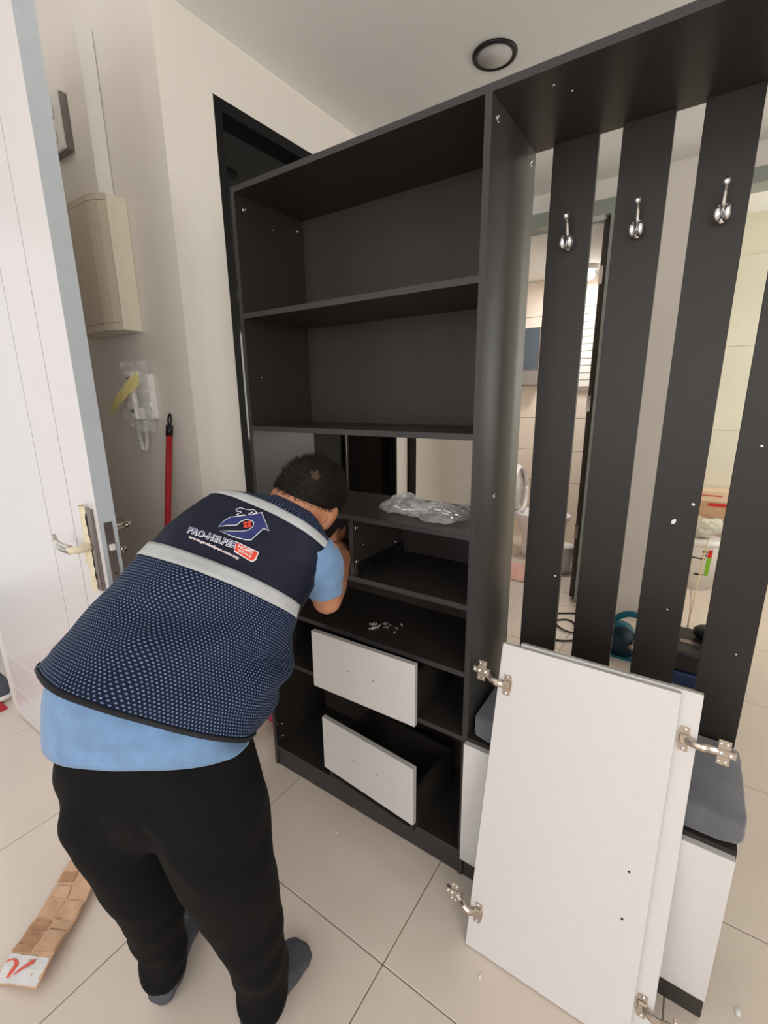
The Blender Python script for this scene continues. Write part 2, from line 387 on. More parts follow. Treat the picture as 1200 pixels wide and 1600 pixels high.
for y, z in ((0.033, 1.953), (0.258, 1.952), (0.116, 1.149)): stud(camme, 'cam_lock', W, y, z, 1, cab)
for y, z in ((0.021, 1.027), (0.02, 0.921), (0.239, 0.925)): stud(camme, 'cam_lock', 0.402 + T, y, z, 1, cab)
stud(pinme, 'shelf_pin', 0.402 + T, 0.054, 0.966, 1, cab)
rail = box('drawer_slide', 0.402 + T, 0.402 + T + 0.012, 0.006, 0.27, ZS[3] + 0.001, ZS[3] + 0.036, BLK, cab)
for k in range(6):
    box('slot', 0.402 + T + 0.012, 0.402 + T + 0.0126, 0.012 + k * 0.013, 0.019 + k * 0.013, ZS[3] + 0.006, ZS[3] + 0.012, STEEL, rail)
    if k in (1, 2, 4, 5): box('slot', 0.402 + T + 0.012, 0.402 + T + 0.0126, 0.012 + k * 0.013, 0.016 + k * 0.013, ZS[3] + 0.020, ZS[3] + 0.025, STEEL, rail)

# ------------------------------------------------------------------ top board, slats and hooks
XR = 1.412
rack = thing('slatted_coat_rack', 'dark slatted coat rack with a long top board and chrome hooks', 'coat rack')
board('top_board', 0, XR, 0, D, H - T, H, DARKH, rack)
SL = [(0.848, 0.949), (0.998, 1.098), (1.150, 1.2475), (1.298, 1.3966)]
slats = []
for a, b in SL:
    slats.append(box('slat', a, b, 0.273, 0.288, 0.30, H - T, SLATM, rack, bev=0.0008))
def hook_mesh():
    bm = bmesh.new()
    # local: x right, y towards viewer (-Y world), z up
    out = [(0.012 * cos(a), 0.021 * sin(a)) for a in [2 * pi * k / 20 for k in range(20)]]
    lo = [bm.verts.new((x, 0, z)) for x, z in out]; hi = [bm.verts.new((x * 0.86, -0.006, z * 0.9)) for x, z in out]
    bm.faces.new(lo); bm.faces.new(hi)
    for k in range(20): bm.faces.new((lo[k], lo[(k + 1) % 20], hi[(k + 1) % 20], hi[k]))
    btube(bm, smoothpath([(0, -0.005, 0.004), (0, -0.016, 0.014), (0, -0.022, 0.026), (0, -0.030, 0.036), (0, -0.042, 0.044)], 5),
          [0.0052] * 6 + [0.0042] * 8 + [0.0036] * 7, 10)
    bell(bm, (0, -0.044, 0.046), XYZ, (0.0068, 0.0068, 0.0085), 12, 8)
    for s in (-1, 1):
        btube(bm, smoothpath([(s * 0.003, -0.005, -0.002), (s * 0.006, -0.016, -0.012), (s * 0.008, -0.025, -0.014), (s * 0.009, -0.029, -0.006)], 5),
              [0.0055] * 8 + [0.0065] * 8, 10)
        bell(bm, (s * 0.0085, -0.029, -0.004), XYZ, (0.0066, 0.006, 0.014), 12, 8)
    bell(bm, (0, -0.0065, 0.014), XYZ, (0.0035, 0.002, 0.0035), 8, 6)
    return to_mesh('coat_hook', bm, CHROME)
hm = hook_mesh()
for x in (0.900, 1.049, 1.205):
    o = link('coat_hook', hm, rack, True); o.location = (x, 0.273, 1.765); o['label'] = 'chrome double coat hook'
for x, y in ((0.905, 0.05), (0.93, 0.09)):
    o = link('shelf_pin', pinme, rack); o.location = (x, y, H - T); o.rotation_euler = (pi, 0, 0)

# ------------------------------------------------------------------ bench with white doors
ben = thing('bench_cabinet', 'low dark bench cabinet with white doors under the slats', 'cabinet', (W, 0, 0))
BW = 1.398 - W
box('body', 0.0008, BW, 0.0, D - 0.02, 0.075, 0.489, DARKH, ben)
box('plinth', 0.002, BW, 0.004, D - 0.02, 0.0, 0.075, DARK, ben)
for i, (a, b) in enumerate(((-0.002, 0.2970), (0.300, BW - 0.002))):
    bm = bmesh.new(); fs = bbox(bm, a, b, -0.0165, -0.0008, 0.080, 0.4785); fs[0].material_index = fs[1].material_index = fs[4].material_index = fs[5].material_index = 1
    link('door', to_mesh('door', bm, [WHITE, WHITEE]), ben)
# cushion
def cushion_mesh():
    bm = bmesh.new(); nx, ny, nz = 30, 16, 6
    x0, x1, y0, y1, z0, z1 = 0.812, 1.408, 0.003, 0.262, 0.4905, 0.560
    bbox(bm, x0, x1, y0, y1, z0, z1)
    bmesh.ops.subdivide_edges(bm, edges=bm.edges[:], cuts=13, use_grid_fill=True)
    cx, cy, cz = (x0 + x1) / 2, (y0 + y1) / 2, (z0 + z1) / 2
    hx, hy, hz = (x1 - x0) / 2, (y1 - y0) / 2, (z1 - z0) / 2
    for v in bm.verts:
        a, b, c = (v.co.x - cx) / hx, (v.co.y - cy) / hy, (v.co.z - cz) / hz
        r = 0.028
        # round the edges
        px, py, pz = a * hx, b * hy, c * hz
        ix, iy, iz = max(-hx + r, min(hx - r, px)), max(-hy + r, min(hy - r, py)), max(-hz + r * 0.7, min(hz - r * 0.7, pz))
        d = Vector((px - ix, py - iy, pz - iz))
        if d.length > 1e-6:
            s = max(abs(d.x), abs(d.y), abs(d.z)); d = d.normalized() * s
        q = Vector((ix, iy, iz)) + d
        if c > 0: q.z += 0.012 * (1 - a * a) * (1 - b * b) + 0.004 * noise.noise(Vector((a * 4, b * 3, 1)))
        q.x += 0.003 * noise.noise(Vector((a * 3, b * 6, c * 2)))
        v.co = Vector((cx, cy, cz)) + q
    return to_mesh('bench_cushion', bm, CUSH)
o = link('bench_cushion', cushion_mesh(), None, True)
tag(o, 'grey velvet seat cushion lying on the low bench', 'cushion')

# ------------------------------------------------------------------ concealed hinge, loose doors
def hinge(parent, x, z, yface, side, bend):
    """cup flange on the door face at (x,z); the arm leaves towards side (+1 right, -1 left)"""
    h = bpy.data.objects.new('hinge', None); COL.objects.link(h); h.parent = parent
    h.location = (x, yface, z); h.empty_display_size = 0.02; h['label'] = 'nickel concealed hinge'
    bm = bmesh.new()
    out = [(-0.008, -0.026), (0.008, -0.026), (0.0105, -0.022), (0.0105, -0.016), (0.013, -0.012), (0.013, 0.012), (0.0105, 0.016), (0.0105, 0.022), (0.008, 0.026), (-0.008, 0.026)]
    lo = [bm.verts.new((-side * a, 0, b)) for a, b in out]; hi = [bm.verts.new((-side * a, -0.002, b)) for a, b in out]
    bm.faces.new(lo); bm.faces.new(hi); n = len(out)
    for k in range(n): bm.faces.new((lo[k], lo[(k + 1) % n], hi[(k + 1) % n], hi[k]))
    bbox(bm, -0.010, 0.010, -0.0075, -0.001, -0.011, 0.011, 0.002)
    link('cup_flange', to_mesh('cup_flange', bm, NICKEL), h)
    for s in (-1, 1):
        lathe('screw_head', [(0.004, 0), (0.004, 0.001), (0.002, 0.002)], CHROME, h, seg=10).matrix_local = Matrix.Translation((0, -0.002, s * 0.0205)) @ Matrix.Rotation(pi / 2, 4, 'X')
    bm = bmesh.new()
    path = smoothpath([(0.004 * side, -0.005, 0), (0.016 * side, -0.014, bend * 0.1), (0.030 * side, -0.016, bend * 0.35), (0.044 * side, -0.010, bend * 0.7), (0.058 * side, -0.006, bend)], 4)
    btube(bm, path, [0.0085] * len(path), 8, flat=(0.75, 1))
    link('arm', to_mesh('arm', bm, NICKEL), h)
    bm = bmesh.new()
    c = Vector((0.066 * side, -0.006, bend * 1.15))
    bbox(bm, c.x - 0.022, c.x + 0.022, c.y - 0.006, c.y + 0.005, c.z - 0.0075, c.z + 0.0075, 0.0015)
    for s in (-1, 1):
        bbox(bm, c.x - 0.010, c.x + 0.012, c.y - 0.002, c.y + 0.001, c.z + s * 0.016 - 0.0095, c.z + s * 0.016 + 0.0095, 0.0008)
        for q in (-0.005, 0.006):
            for k in (0, 1): pass
            bell(bm, (c.x + q, c.y - 0.0022, c.z + s * 0.018), XYZ, (0.0028, 0.0012, 0.0028), 8, 6, 1)
    for q in (-0.016, -0.004, 0.012): bell(bm, (c.x + q, c.y - 0.006, c.z), XYZ, (0.004, 0.002, 0.004), 10, 6, 1)
    link('mounting_plate', to_mesh('mounting_plate', bm, [NICKEL, CHROME]), h)
    return h
def loose_door(label, bl, w_, h_, lean, rz, hinges, holes):
    t = thing('cabinet_door', label, 'cabinet door', bl, rz, 'white cabinet doors leaning on the bench')
    t.rotation_euler = (-lean, 0, rz)
    bm = bmesh.new(); fs = bbox(bm, 0, w_, 0.0, 0.0155, 0, h_)
    for k in (0, 1, 4, 5): fs[k].material_index = 1
    link('panel', to_mesh('panel', bm, [WHITE, WHITEE]), t)
    for (x, z, side, bend) in hinges: hinge(t, x, z, 0.0, side, bend)
    for x, z in holes:
        o = lathe('screw_hole', [(0.0028, 0), (0.0028, 0.0006)], BLK, t, seg=10); o.location = (x, 0.0, z); o.rotation_euler = (pi / 2, 0, 0)
    return t
lean = math.atan2(0.17, 0.795)
loose_door('large white cabinet door leaning in front with hinges on its left edge', (0.885, -0.160, 0.004), 0.379, 0.813, lean, 0.011,
           [(0.0215, 0.712, -1, 0.016), (0.0215, 0.101, -1, 0.018)], [(0.335, 0.395), (0.335, 0.285)])
loose_door('second white cabinet door leaning behind the first with hinges on its right edge', (0.923, -0.1385, 0.004), 0.379, 0.813, lean, 0.006,
           [(0.379 - 0.0215, 0.712, 1, 0.0), (0.379 - 0.0215, 0.101, 1, -0.004)], [])

# ------------------------------------------------------------------ loose drawers
def drawer(label, x, y, z, a, h_, zb):
    t = thing('drawer', label, 'drawer', (x, y, z), a, 'loose drawers standing in the cabinet')
    bm = bmesh.new(); fs = bbox(bm, 0, 0.38, 0, 0.0155, 0, h_)
    for k in (0, 1, 4, 5): fs[k].material_index = 1
    fr = link('drawer_front', to_mesh('drawer_front', bm, [WHITE, WHITEE]), t)
    for hx in (0.142, 0.238):
        o = lathe('screw_hole', [(0.002, 0), (0.002, 0.0006)], BLK, fr, seg=8); o.location = (hx, 0, h_ * 0.5); o.rotation_euler = (pi / 2, 0, 0)
    zt = min(zb + 0.14, h_ - 0.02)
    box('drawer_side', 0.012, 0.024, 0.016, 0.255, zb, zt, DARKH, t)
    box('drawer_side', 0.356, 0.368, 0.016, 0.255, zb, zt, DARKH, t)
    box('drawer_back', 0.0245, 0.3555, 0.243, 0.255, zb + 0.012, zt, DARKH, t)
    box('drawer_base', 0.0245, 0.3555, 0.016, 0.242, zb + 0.004, zb + 0.010, BACK, t)
    return t
drawer('white-fronted loose drawer on the middle shelf, the upper of two', 0.271, -0.041, 0.476, 0.027, 0.2, 0.0098)
drawer('white-fronted loose drawer at the cabinet bottom, the lower of two', 0.276, -0.016, 0.135, -0.071, 0.205, -0.047)

# ------------------------------------------------------------------ screws on shelf, hardware bag
random.seed(11)
bm = bmesh.new(); btube(bm, [(-0.007, 0, 0.002), (0.006, 0, 0.002), (0.007, 0, 0.002), (0.0085, 0, 0.002)], [0.0008, 0.0014, 0.0028, 0.0028], 8)
scm = to_mesh('screw', bm, mat('zinc', (232, 232, 232), 0.45, 0.5))
for k in range(16):
    o = link('screw', scm, None, True)
    x, y = (0.45 + random.gauss(0, 0.018), 0.085 + random.gauss(0, 0.026)) if k < 15 else (0.509, 0.129)
    o.location = (x, y, ZS[4] + 0.0008); o.rotation_euler = (0, 0, random.uniform(0, 6.3))
    tag(o, 'small silver screw in the pile on the black shelf' if k < 15 else 'single small silver screw lying apart right of the pile', 'screw', 'loose screws on the shelf')
bag = thing('hardware_bag', 'crumpled clear plastic bag of hardware on the shelf', 'plastic bag', (0.575, 0.125, ZS[2]), 0.1)
def crumple(n_, m_, fx, amp, seed):
    bm = bmesh.new(); vs_ = []
    for i in range(n_ + 1):
        row = []
        for j in range(m_ + 1):
            u, v = i / n_, j / m_
            p = Vector(fx(u, v)); q = Vector((u * 7 + seed, v * 6, seed))
            p += Vector((noise.noise(q), noise.noise(q + Vector((9, 3, 1))), abs(noise.noise(q * 1.7 + Vector((2, 7, 5)))) * 1.6)) * amp
            row.append(bm.verts.new(p))
        vs_.append(row)
    for i in range(n_):
        for j in range(m_): bm.faces.new((vs_[i][j], vs_[i + 1][j], vs_[i + 1][j + 1], vs_[i][j + 1]))
    return bm
def dome(cx, cy, rad, hgt, a, sx, seed):
    def f(u, v):
        t = 2 * pi * v; n_ = 1 + 0.35 * noise.noise(Vector((cos(t) * 1.6 + seed, sin(t) * 1.6, seed)))
        r = rad * u * n_; x, y = r * cos(t) * sx, r * sin(t)
        return (cx + x * cos(a) - y * sin(a), cy + x * sin(a) + y * cos(a), 0.003 + hgt * max(0.0, 1 - u * u) ** 0.8)
    return f
def bag_half(fx, seed):
    bm = bmesh.new(); n_, m_ = 16, 40; V = [[None] * m_ for _ in range(n_ + 1)]
    c = None
    for i in range(n_ + 1):
        for j in range(m_):
            u, v = (i + 0.2) / (n_ + 0.2), j / m_
            p = Vector(fx(u, v)); q = p * 55 + Vector((seed, 0, 0)); q2 = p * 120 + Vector((0, seed, 0))
            rdg = (0.5 - abs(noise.noise(q))) * 0.016 + (0.5 - abs(noise.noise(q2))) * 0.007
            p += Vector((noise.noise(q + Vector((9, 3, 1))), noise.noise(q + Vector((2, 7, 5))), 0)) * 0.008 + Vector((0, 0, rdg * (1.1 - 0.6 * u)))
            p.z = max(0.0015, p.z); V[i][j] = bm.verts.new(p)
    for i in range(n_):
        for j in range(m_): bm.faces.new((V[i][j], V[i + 1][j], V[i + 1][(j + 1) % m_], V[i][(j + 1) % m_]))
    return bm
link('bag_half', to_mesh('bag_half', bag_half(dome(-0.055, 0.025, 0.066, 0.040, 0.35, 1.15, 1.3), 2.2), CLEAR), bag)
link('bag_half', to_mesh('bag_half', bag_half(dome(0.062, -0.022, 0.068, 0.032, 0.25, 1.3, 4.7), 7.1), CLEAR), bag)
link('bag_mouth', to_mesh('bag_mouth', crumple(10, 8, lambda u, v: (0.09 + 0.07 * u, 0.035 + 0.05 * (v - 0.5) * (0.6 + u) - 0.0 * u, 0.012 + 0.015 * sin(u * 3)), 0.006, 2.0), CLEAR), bag)
bm = bmesh.new()
for k in range(22):
    x, y = random.uniform(-0.09, 0.10), random.uniform(-0.03, 0.045)
    a = random.uniform(0, pi); L = random.uniform(0.008, 0.018)
    btube(bm, [(x - L * cos(a), y - L * sin(a), 0.008 + random.random() * 0.012), (x + L * cos(a), y + L * sin(a), 0.008 + random.random() * 0.012)], 0.0035, 6)
link('fittings', to_mesh('fittings', bm, CHROME), bag)

# ------------------------------------------------------------------ ceiling downlight
dl = thing('ceiling_downlight', 'round black-rimmed recessed downlight in the ceiling', 'ceiling light', (0.439, 0.878, CH))
bm = bmesh.new()
prof = [(0.062, -0.0005), (0.062, -0.006), (0.070, -0.010), (0.078, -0.008), (0.0805, -0.0005)]
seg = 40; rings = [[bm.verts.new((r * cos(2 * pi * k / seg), r * sin(2 * pi * k / seg), z)) for k in range(seg)] for r, z in prof]
for a, b in zip(rings, rings[1:] + rings[:1]):
    for k in range(seg): bm.faces.new((a[k], a[(k + 1) % seg], b[(k + 1) % seg], b[k]))
link('rim', to_mesh('rim', bm, BLK), dl, True)
lathe('diffuser', [(0.0615, -0.0075), (0.0615, -0.0008)], DIFF, dl, seg=40)

# ------------------------------------------------------------------ black glass panels in the left wall
gp = thing('black_glass_wardrobe', 'black glossy glass panels set into the left wall recess', 'wardrobe')
box('frame_head', -0.355, XL + 0.001, 0.2005, 1.3525, 2.37, 2.4095, BLACKF, gp)
box('frame_post', -0.355, XL + 0.001, 0.2005, 0.232, 0.0, 2.37, BLACKF, gp)
box('frame_post', -0.355, XL + 0.001, 1.335, 1.3525, 0.0, 2.37, BLACKF, gp)
box('glass_panel', -0.350, -0.335, 0.232, 0.900, 0.0, 2.37, BLACKG, gp)
box('glass_panel', -0.350, -0.340, 0.915, 1.335, 0.0, 2.37, BLACKG, gp)
box('mullion', -0.350, -0.318, 0.900, 0.915, 0.0, 2.37, BLACKF, gp)
box('handle', -0.322, -0.314, 0.893, 0.899, 0.3, 1.9, STEEL, gp)
o = box('black_post', -0.2895, -0.27, 1.476, 1.556, 0.0, 2.3, BLACKF, None, 0.002)
tag(o, 'narrow black upright seen through the cabinet gap', 'post')

# ------------------------------------------------------------------ white entrance door, open
dr = thing('door_1', None, None, (-1.19, -0.455, 0)); dr['kind'] = 'structure'; dr['label'] = 'open white grooved entrance door with lever handle'
DWD = 1.19 - 0.100
GX = [DWD - 0.158, DWD - 0.335]   # vertical grooves
edges = sorted([0.0] + [DWD] + GX)
bm = bmesh.new()
bbox(bm, 0, DWD - 0.001, 0.006, 0.044, 0.006, 2.42)
link('core', to_mesh('core', bm, GROOVE), dr)
for a, b in zip(edges, edges[1:]):
    ga = 0.0024 if a > 0 else 0; gb = 0.0024 if b < DWD else 0
    zz = [(0.255, 2.10), (0.155, 0.253), (0.006, 0.153)] if b < 0.7 and False else [(0.006, 2.42)]
    for z0, z1 in zz:
        box('door_board', a + ga, (b - gb if b < DWD else b - 0.0011), 0.0, 0.0058, z0, z1, DOORW, dr)
box('edge_strip', DWD - 0.0010, DWD, -0.0003, 0.0453, 0.006, 2.42, DOORE, dr)
box('back_skin', 0, DWD - 0.001, 0.0442, 0.045, 0.006, 2.42, DOORW, dr)
for z in (0.325, 0.163): box('kick_trim', 0.0, DWD - 0.02, -0.002, -0.0002, z, z + 0.005, WPLAST, dr, bev=0.0006)
# lock set
ls = box('lock_faceplate', DWD + 0.0001, DWD + 0.0015, 0.011, 0.034, 0.865, 1.075, STEEL, dr, bev=0.0004)
box('latch', DWD + 0.0015, DWD + 0.009, 0.017, 0.029, 0.995, 1.012, WPLAST, ls)
for z in (0.905, 0.925):
    o = lathe('key_hole', [(0.003, 0), (0.003, 0.0005)], BLK, ls, seg=10); o.location = (DWD + 0.0015, 0.0225, z); o.rotation_euler = (0, pi / 2, 0)
hp = box('handle_plate', DWD - 0.062, DWD - 0.020, -0.012, -0.0002, 0.875, 1.115, STEEL, dr, bev=0.004, seg=2)
bm = bmesh.new(); G = []
for i in range(31):
    z = 0.872 + 0.250 * i / 30; row = []
    wv_ = 0.010 * noise.noise(Vector((z * 42, 1.0, 0.0))) + (0.016 if abs(z - 0.985) < 0.03 else 0.0)
    for j in range(7):
        x = DWD - 0.070 - wv_ + (0.030 + wv_) * j / 6
        y = -0.0135 - 0.006 * sin(pi * j / 6) - 0.004 * noise.noise(Vector((x * 90, z * 60, 2.0)))
        if j == 0: y = -0.001
        row.append(bm.verts.new((x, y, z)))
    G.append(row)
for a_, b_ in zip(G, G[1:]):
    for j in range(6): bm.faces.new((a_[j], a_[j + 1], b_[j + 1], b_[j]))
link('tape_wrap', to_mesh('tape_wrap', bm, MASK), hp, True)
bm = bmesh.new()
btube(bm, smoothpath([(DWD - 0.045, -0.012, 1.005), (DWD - 0.047, -0.045, 1.005), (DWD - 0.06, -0.056, 1.005)], 4), [0.011] * 9, 12)
lv = link('lever_neck', to_mesh('lever_neck', bm, MASK), hp, True)
bm = bmesh.new()
btube(bm, smoothpath([(DWD - 0.062, -0.056, 1.005), (DWD - 0.11, -0.058, 1.006), (DWD - 0.15, -0.056, 1.013), (DWD - 0.172, -0.05, 1.025)], 6), [0.0135] * 10 + [0.012] * 5 + [0.009] * 4, 12, flat=(0.7, 1.0))
link('lever', to_mesh('lever', bm, NICKEL), hp, True)
hb = box('handle_plate', DWD - 0.062, DWD - 0.020, 0.0452, 0.056, 0.875, 1.115, STEEL, dr, bev=0.004, seg=2)
bm = bmesh.new()
btube(bm, smoothpath([(DWD - 0.045, 0.056, 1.045), (DWD - 0.043, 0.088, 1.045), (DWD - 0.06, 0.100, 1.045), (DWD - 0.15, 0.102, 1.045)], 5), 0.011, 12)
link('lever', to_mesh('lever', bm, NICKEL), hb, True)
o = lathe('thumb_turn', [(0.013, 0), (0.013, 0.018), (0.009, 0.024)], NICKEL, hb, seg=16); o.location = (DWD - 0.041, 0.056, 0.975); o.rotation_euler = (-pi / 2, 0, 0)

# ------------------------------------------------------------------ wall fittings by the entrance
db = thing('distribution_box', 'cream electrical box with rounded cover on the wall', 'electrical box', (-0.553, 0, 1.65))
box('body', -0.37, 0.0, -0.072, -0.0005, 0.0, 0.44, CREAM, db, bev=0.004, seg=2)
bm = bmesh.new(); pr = []
for k in range(17):
    t_ = k / 16; x = -0.366 + 0.360 * t_
    pr.append((x, -0.0725 - 0.030 * min(1.0, (sin(pi * min(max(t_, 0.0), 1.0)) * 1.9)) ** 0.6 if 0 < t_ < 1 else -0.0725))
lo = [bm.verts.new((x, y, 0.026)) for x, y in pr]; hi = [bm.verts.new((x, y, 0.418)) for x, y in pr]
bm.faces.new(lo); bm.faces.new(hi)
for k in range(16): bm.faces.new((lo[k], lo[k + 1], hi[k + 1], hi[k]))
bm.faces.new((lo[0], hi[0], hi[-1], lo[-1]))
link('cover', to_mesh('cover', bm, CREAM2), db)
for z0, z1 in ((0.0, 0.0245), (0.4195, 0.44)):
    bm = bmesh.new(); lo = [bm.verts.new((x, y, z0)) for x, y in pr]; hi = [bm.verts.new((x, y, z1)) for x, y in pr]
    bm.faces.new(lo); bm.faces.new(hi)
    for k in range(16): bm.faces.new((lo[k], lo[k + 1], hi[k + 1], hi[k]))
    bm.faces.new((lo[0], hi[0], hi[-1], lo[-1]))
    link('end_cap', to_mesh('end_cap', bm, CREAM2), db)
tr = thing('cable_trunking', 'white vertical cable trunking rising from the electrical box', 'cable trunking', (-0.627, 0, 2.0905))
box('base', -0.120, -0.003, -0.03, -0.0005, 0.0, 0.508, WALL, tr)
box('cover', -0.123, 0.0, -0.054, -0.0302, 0.0, 0.508, WALL, tr, bev=0.002)
box('lit_side_sheet', 0.0001, 0.0012, -0.0535, -0.004, 0.0, 0.508, WPLAST, tr)  # added whiter sheet: the trunking's lit right side put into the colour
sw = thing('wall_socket_box', 'white surface socket box beside the cable trunking', 'socket box', (-0.862, 0, 2.315))
box('back_box', -0.13, 0.0, -0.026, -0.0005, 0, 0.185, GREYB, sw, bev=0.003)
box('face_plate', -0.131, 0.001, -0.036, -0.0262, -0.001, 0.186, WPLAST, sw, bev=0.004, seg=2)
for z in (0.045, 0.125): box('rocker', -0.09, -0.04, -0.041, -0.0362, z - 0.02, z + 0.02, WPLAST, sw, bev=0.003)
ph = thing('intercom_phone', 'white wall intercom handset wrapped in plastic beside the red handle', 'intercom', (-0.57, 0, 1.33))
box('base', -0.055, 0.055, -0.03, -0.0005, 0.0, 0.17, WPLAST, ph, bev=0.006, seg=2)
bm = bmesh.new(); bbox(bm, -0.022, 0.022, -0.075, -0.032, 0.0, 0.045, 0.008, 0, 2); bbox(bm, -0.022, 0.022, -0.075, -0.032, 0.13, 0.175, 0.008, 0, 2); bbox(bm, -0.018, 0.018, -0.075, -0.055, 0.02, 0.16, 0.006, 0, 2)
link('handset', to_mesh('handset', bm, WPLAST), ph)
bm = bmesh.new(); pts = []
for k in range(220):
    t_ = k / 219; a = t_ * pi
    cx = -0.01 - 0.028 * cos(a); cz = -0.005 - 0.115 * sin(a) ** 0.8
    pts.append((cx + 0.007 * cos(k * 1.15), -0.04 + 0.007 * sin(k * 1.15), cz))
btube(bm, pts, 0.0026, 5)
link('coiled_cord', to_mesh('coiled_cord', bm, WPLAST), ph, True)
def sheet(u, v):
    s = 0.075 + 0.03 * (1 - v)
    return ((u - 0.5) * 2 * s - 0.005 - 0.03 * (1 - v), -0.082 + 0.05 * (2 * u - 1) ** 2, -0.03 + 0.235 * v + 0.02 * sin(u * 5) * (1 - v))
bm = crumple(24, 28, sheet, 0.011, 3.3)
link('plastic_wrap', to_mesh('plastic_wrap', bm, CLEAR), ph)
def sheet2(u, v): return (-0.105 + 0.075 * u, -0.03 - 0.01 * sin(u * 3), -0.13 + 0.13 * v)
link('plastic_flap', to_mesh('plastic_flap', crumple(12, 14, sheet2, 0.006, 8.8), CLEAR), ph)
def tp(u, v):
    x = -0.155 + 0.235 * u; z = 0.025 + 0.125 * (u ** 1.25)
    return (x, -0.098 + 0.02 * (2 * u - 1) ** 2, z + (v - 0.5) * (0.036 + 0.016 * u))
link('tape_strip', to_mesh('tape_strip', crumple(16, 4, tp, 0.004, 6.1), TAPE), ph)
# red-handled mop
mo = thing('mop', 'red metal mop handle with black hanging cap leaning in the corner', 'mop', (-0.262, -0.310, 0))
mt = Vector((-0.418, -0.020, 1.332)); mb = Vector((-0.262, -0.310, 0.05)); org = Vector((-0.262, -0.310, 0)); md = (mt - mb)
tube('handle', [mb - org, mb + md * 0.955 - org], 0.0115, REDP, mo, 14)
tube('grip_cap', [mb + md * 0.953 - org, mb + md * 0.982 - org], 0.0128, BLK, mo, 14)
lp = []; mdn = md.normalized(); sx_ = Vector((1, 0, 0)); sx_ = (sx_ - mdn * sx_.dot(mdn)).normalized(); lc = mb + md * 0.998 - org
for k in range(17):
    a = 2 * pi * k / 16; lp.append(lc + sx_ * 0.0095 * cos(a) + mdn * 0.021 * sin(a))
tube('hanging_loop', lp, 0.0036, BLK, mo, 8)
for (a, b, s) in ((0.72, 0.745, 1), (0.83, 0.845, -1), (0.64, 0.66, 1)):
    tube('paint_scuff', [mb + md * a - org + sx_ * 0.0014 * -1, mb + md * b - org - sx_ * 0.0014], 0.0108, SCUFF, mo, 10)
box('mop_head', -0.12, 0.12, -0.035, 0.035, 0.0, 0.05, BLK, mo, bev=0.01, seg=2)

# ------------------------------------------------------------------ cardboard, crumbs, mat, shoe, pink bag
ca = thing('cardboard_strip', 'flattened brown cardboard strip with a white label on the floor', 'cardboard', (0.018, -0.868, 0))
A = Vector((-0.062, 0.0, 0)); 
def card(u, v, side):
    # u along length, v across
    L = Vector((-0.192, 0.262, 0)); Wd = Vector((0.112, 0.052, 0))
    p = Vector((-0.062, -0.018, 0)) + L * u + Wd * v
    z = 0.010 + 0.006 * sin(u * 9) + 0.005 * noise.noise(Vector((u * 9, v * 4, 2))) + 0.014 * v + (0.012 if side else 0) * 0
    if u < 0.05: z -= 0.004
    return (p.x, p.y, max(0.003, z))
def cardpart(name, u0, u1, v0, v1, m, dz=0.0, th=0.0035):
    bm = bmesh.new(); nu, nv = max(2, int(14 * (u1 - u0))), 6; top = []; bot = []
    for i in range(nu + 1):
        tr_, br = [], []
        for j in range(nv + 1):
            u = u0 + (u1 - u0) * i / nu; v = v0 + (v1 - v0) * j / nv
            p = Vector(card(u, v, 0)); rag = 0.004 * noise.noise(Vector((u * 30, v * 3, 5)))
            if j == 0 or j == nv: p += Vector((rag, rag * 0.5, 0))
            tr_.append(bm.verts.new(p + Vector((0, 0, dz + th)))); br.append(bm.verts.new(p + Vector((0, 0, dz))))
        top.append(tr_); bot.append(br)
    for i in range(nu):
        for j in range(nv):
            bm.faces.new((top[i][j], top[i + 1][j], top[i + 1][j + 1], top[i][j + 1])); bm.faces.new((bot[i][j], bot[i][j + 1], bot[i + 1][j + 1], bot[i + 1][j]))
    for i in range(nu):
        bm.faces.new((top[i][0], bot[i][0], bot[i + 1][0], top[i + 1][0])); bm.faces.new((top[i][nv], top[i + 1][nv], bot[i + 1][nv], bot[i][nv]))
    for j in range(nv):
        bm.faces.new((top[0][j], top[0][j + 1], bot[0][j + 1], bot[0][j])); bm.faces.new((top[nu][j], bot[nu][j], bot[nu][j + 1], top[nu][j + 1]))
    return link(name, to_mesh(name, bm, m), ca)
cardpart('board', 0.0, 1.1, 0.0, 1.0, CARD)
for (a, b, c, d_, m2) in ((0.19, 0.24, 0.0, 0.42, CARDD), (0.25, 0.34, 0.02, 0.44, CARDD), (0.36, 0.44, 0.03, 0.45, CARDD), (0.46, 0.60, 0.03, 0.46, CARD), (0.62, 0.70, 0.03, 0.47, CARD), (0.74, 0.82, 0.02, 0.42, CARDD), (0.83, 0.98, 0.05, 0.45, CARD)):
    cardpart('flap', a, b, c, d_, m2, 0.0037 + 0.002 * ((a * 37) % 1), 0.0012)
for (a, b) in ((0.21, 0.36), (0.38, 0.45), (0.47, 0.60), (0.62, 0.78), (0.80, 0.97)):
    cardpart('flap', a, b, 0.50, 0.98, CARD, 0.0037 + 0.0015 * ((a * 23) % 1), 0.0010)
cardpart('label_sheet', 0.005, 0.17, 0.02, 0.96, LABELW, 0.0037, 0.0008)
def cpt(u, v, dz): 
    p = Vector(card(u, v, 0)); p.z += dz; return p
bm = bmesh.new()
btube(bm, smoothpath([cpt(0.115, 0.05, 0.0048), cpt(0.135, 0.16, 0.0048), cpt(0.115, 0.28, 0.0048), cpt(0.075, 0.27, 0.0048), cpt(0.035, 0.24, 0.0048)], 6), 0.0055, 6, flat=(1, 0.12), axes=(Vector((0.8, 0.6, 0)), Vector((0, 0, 1))))
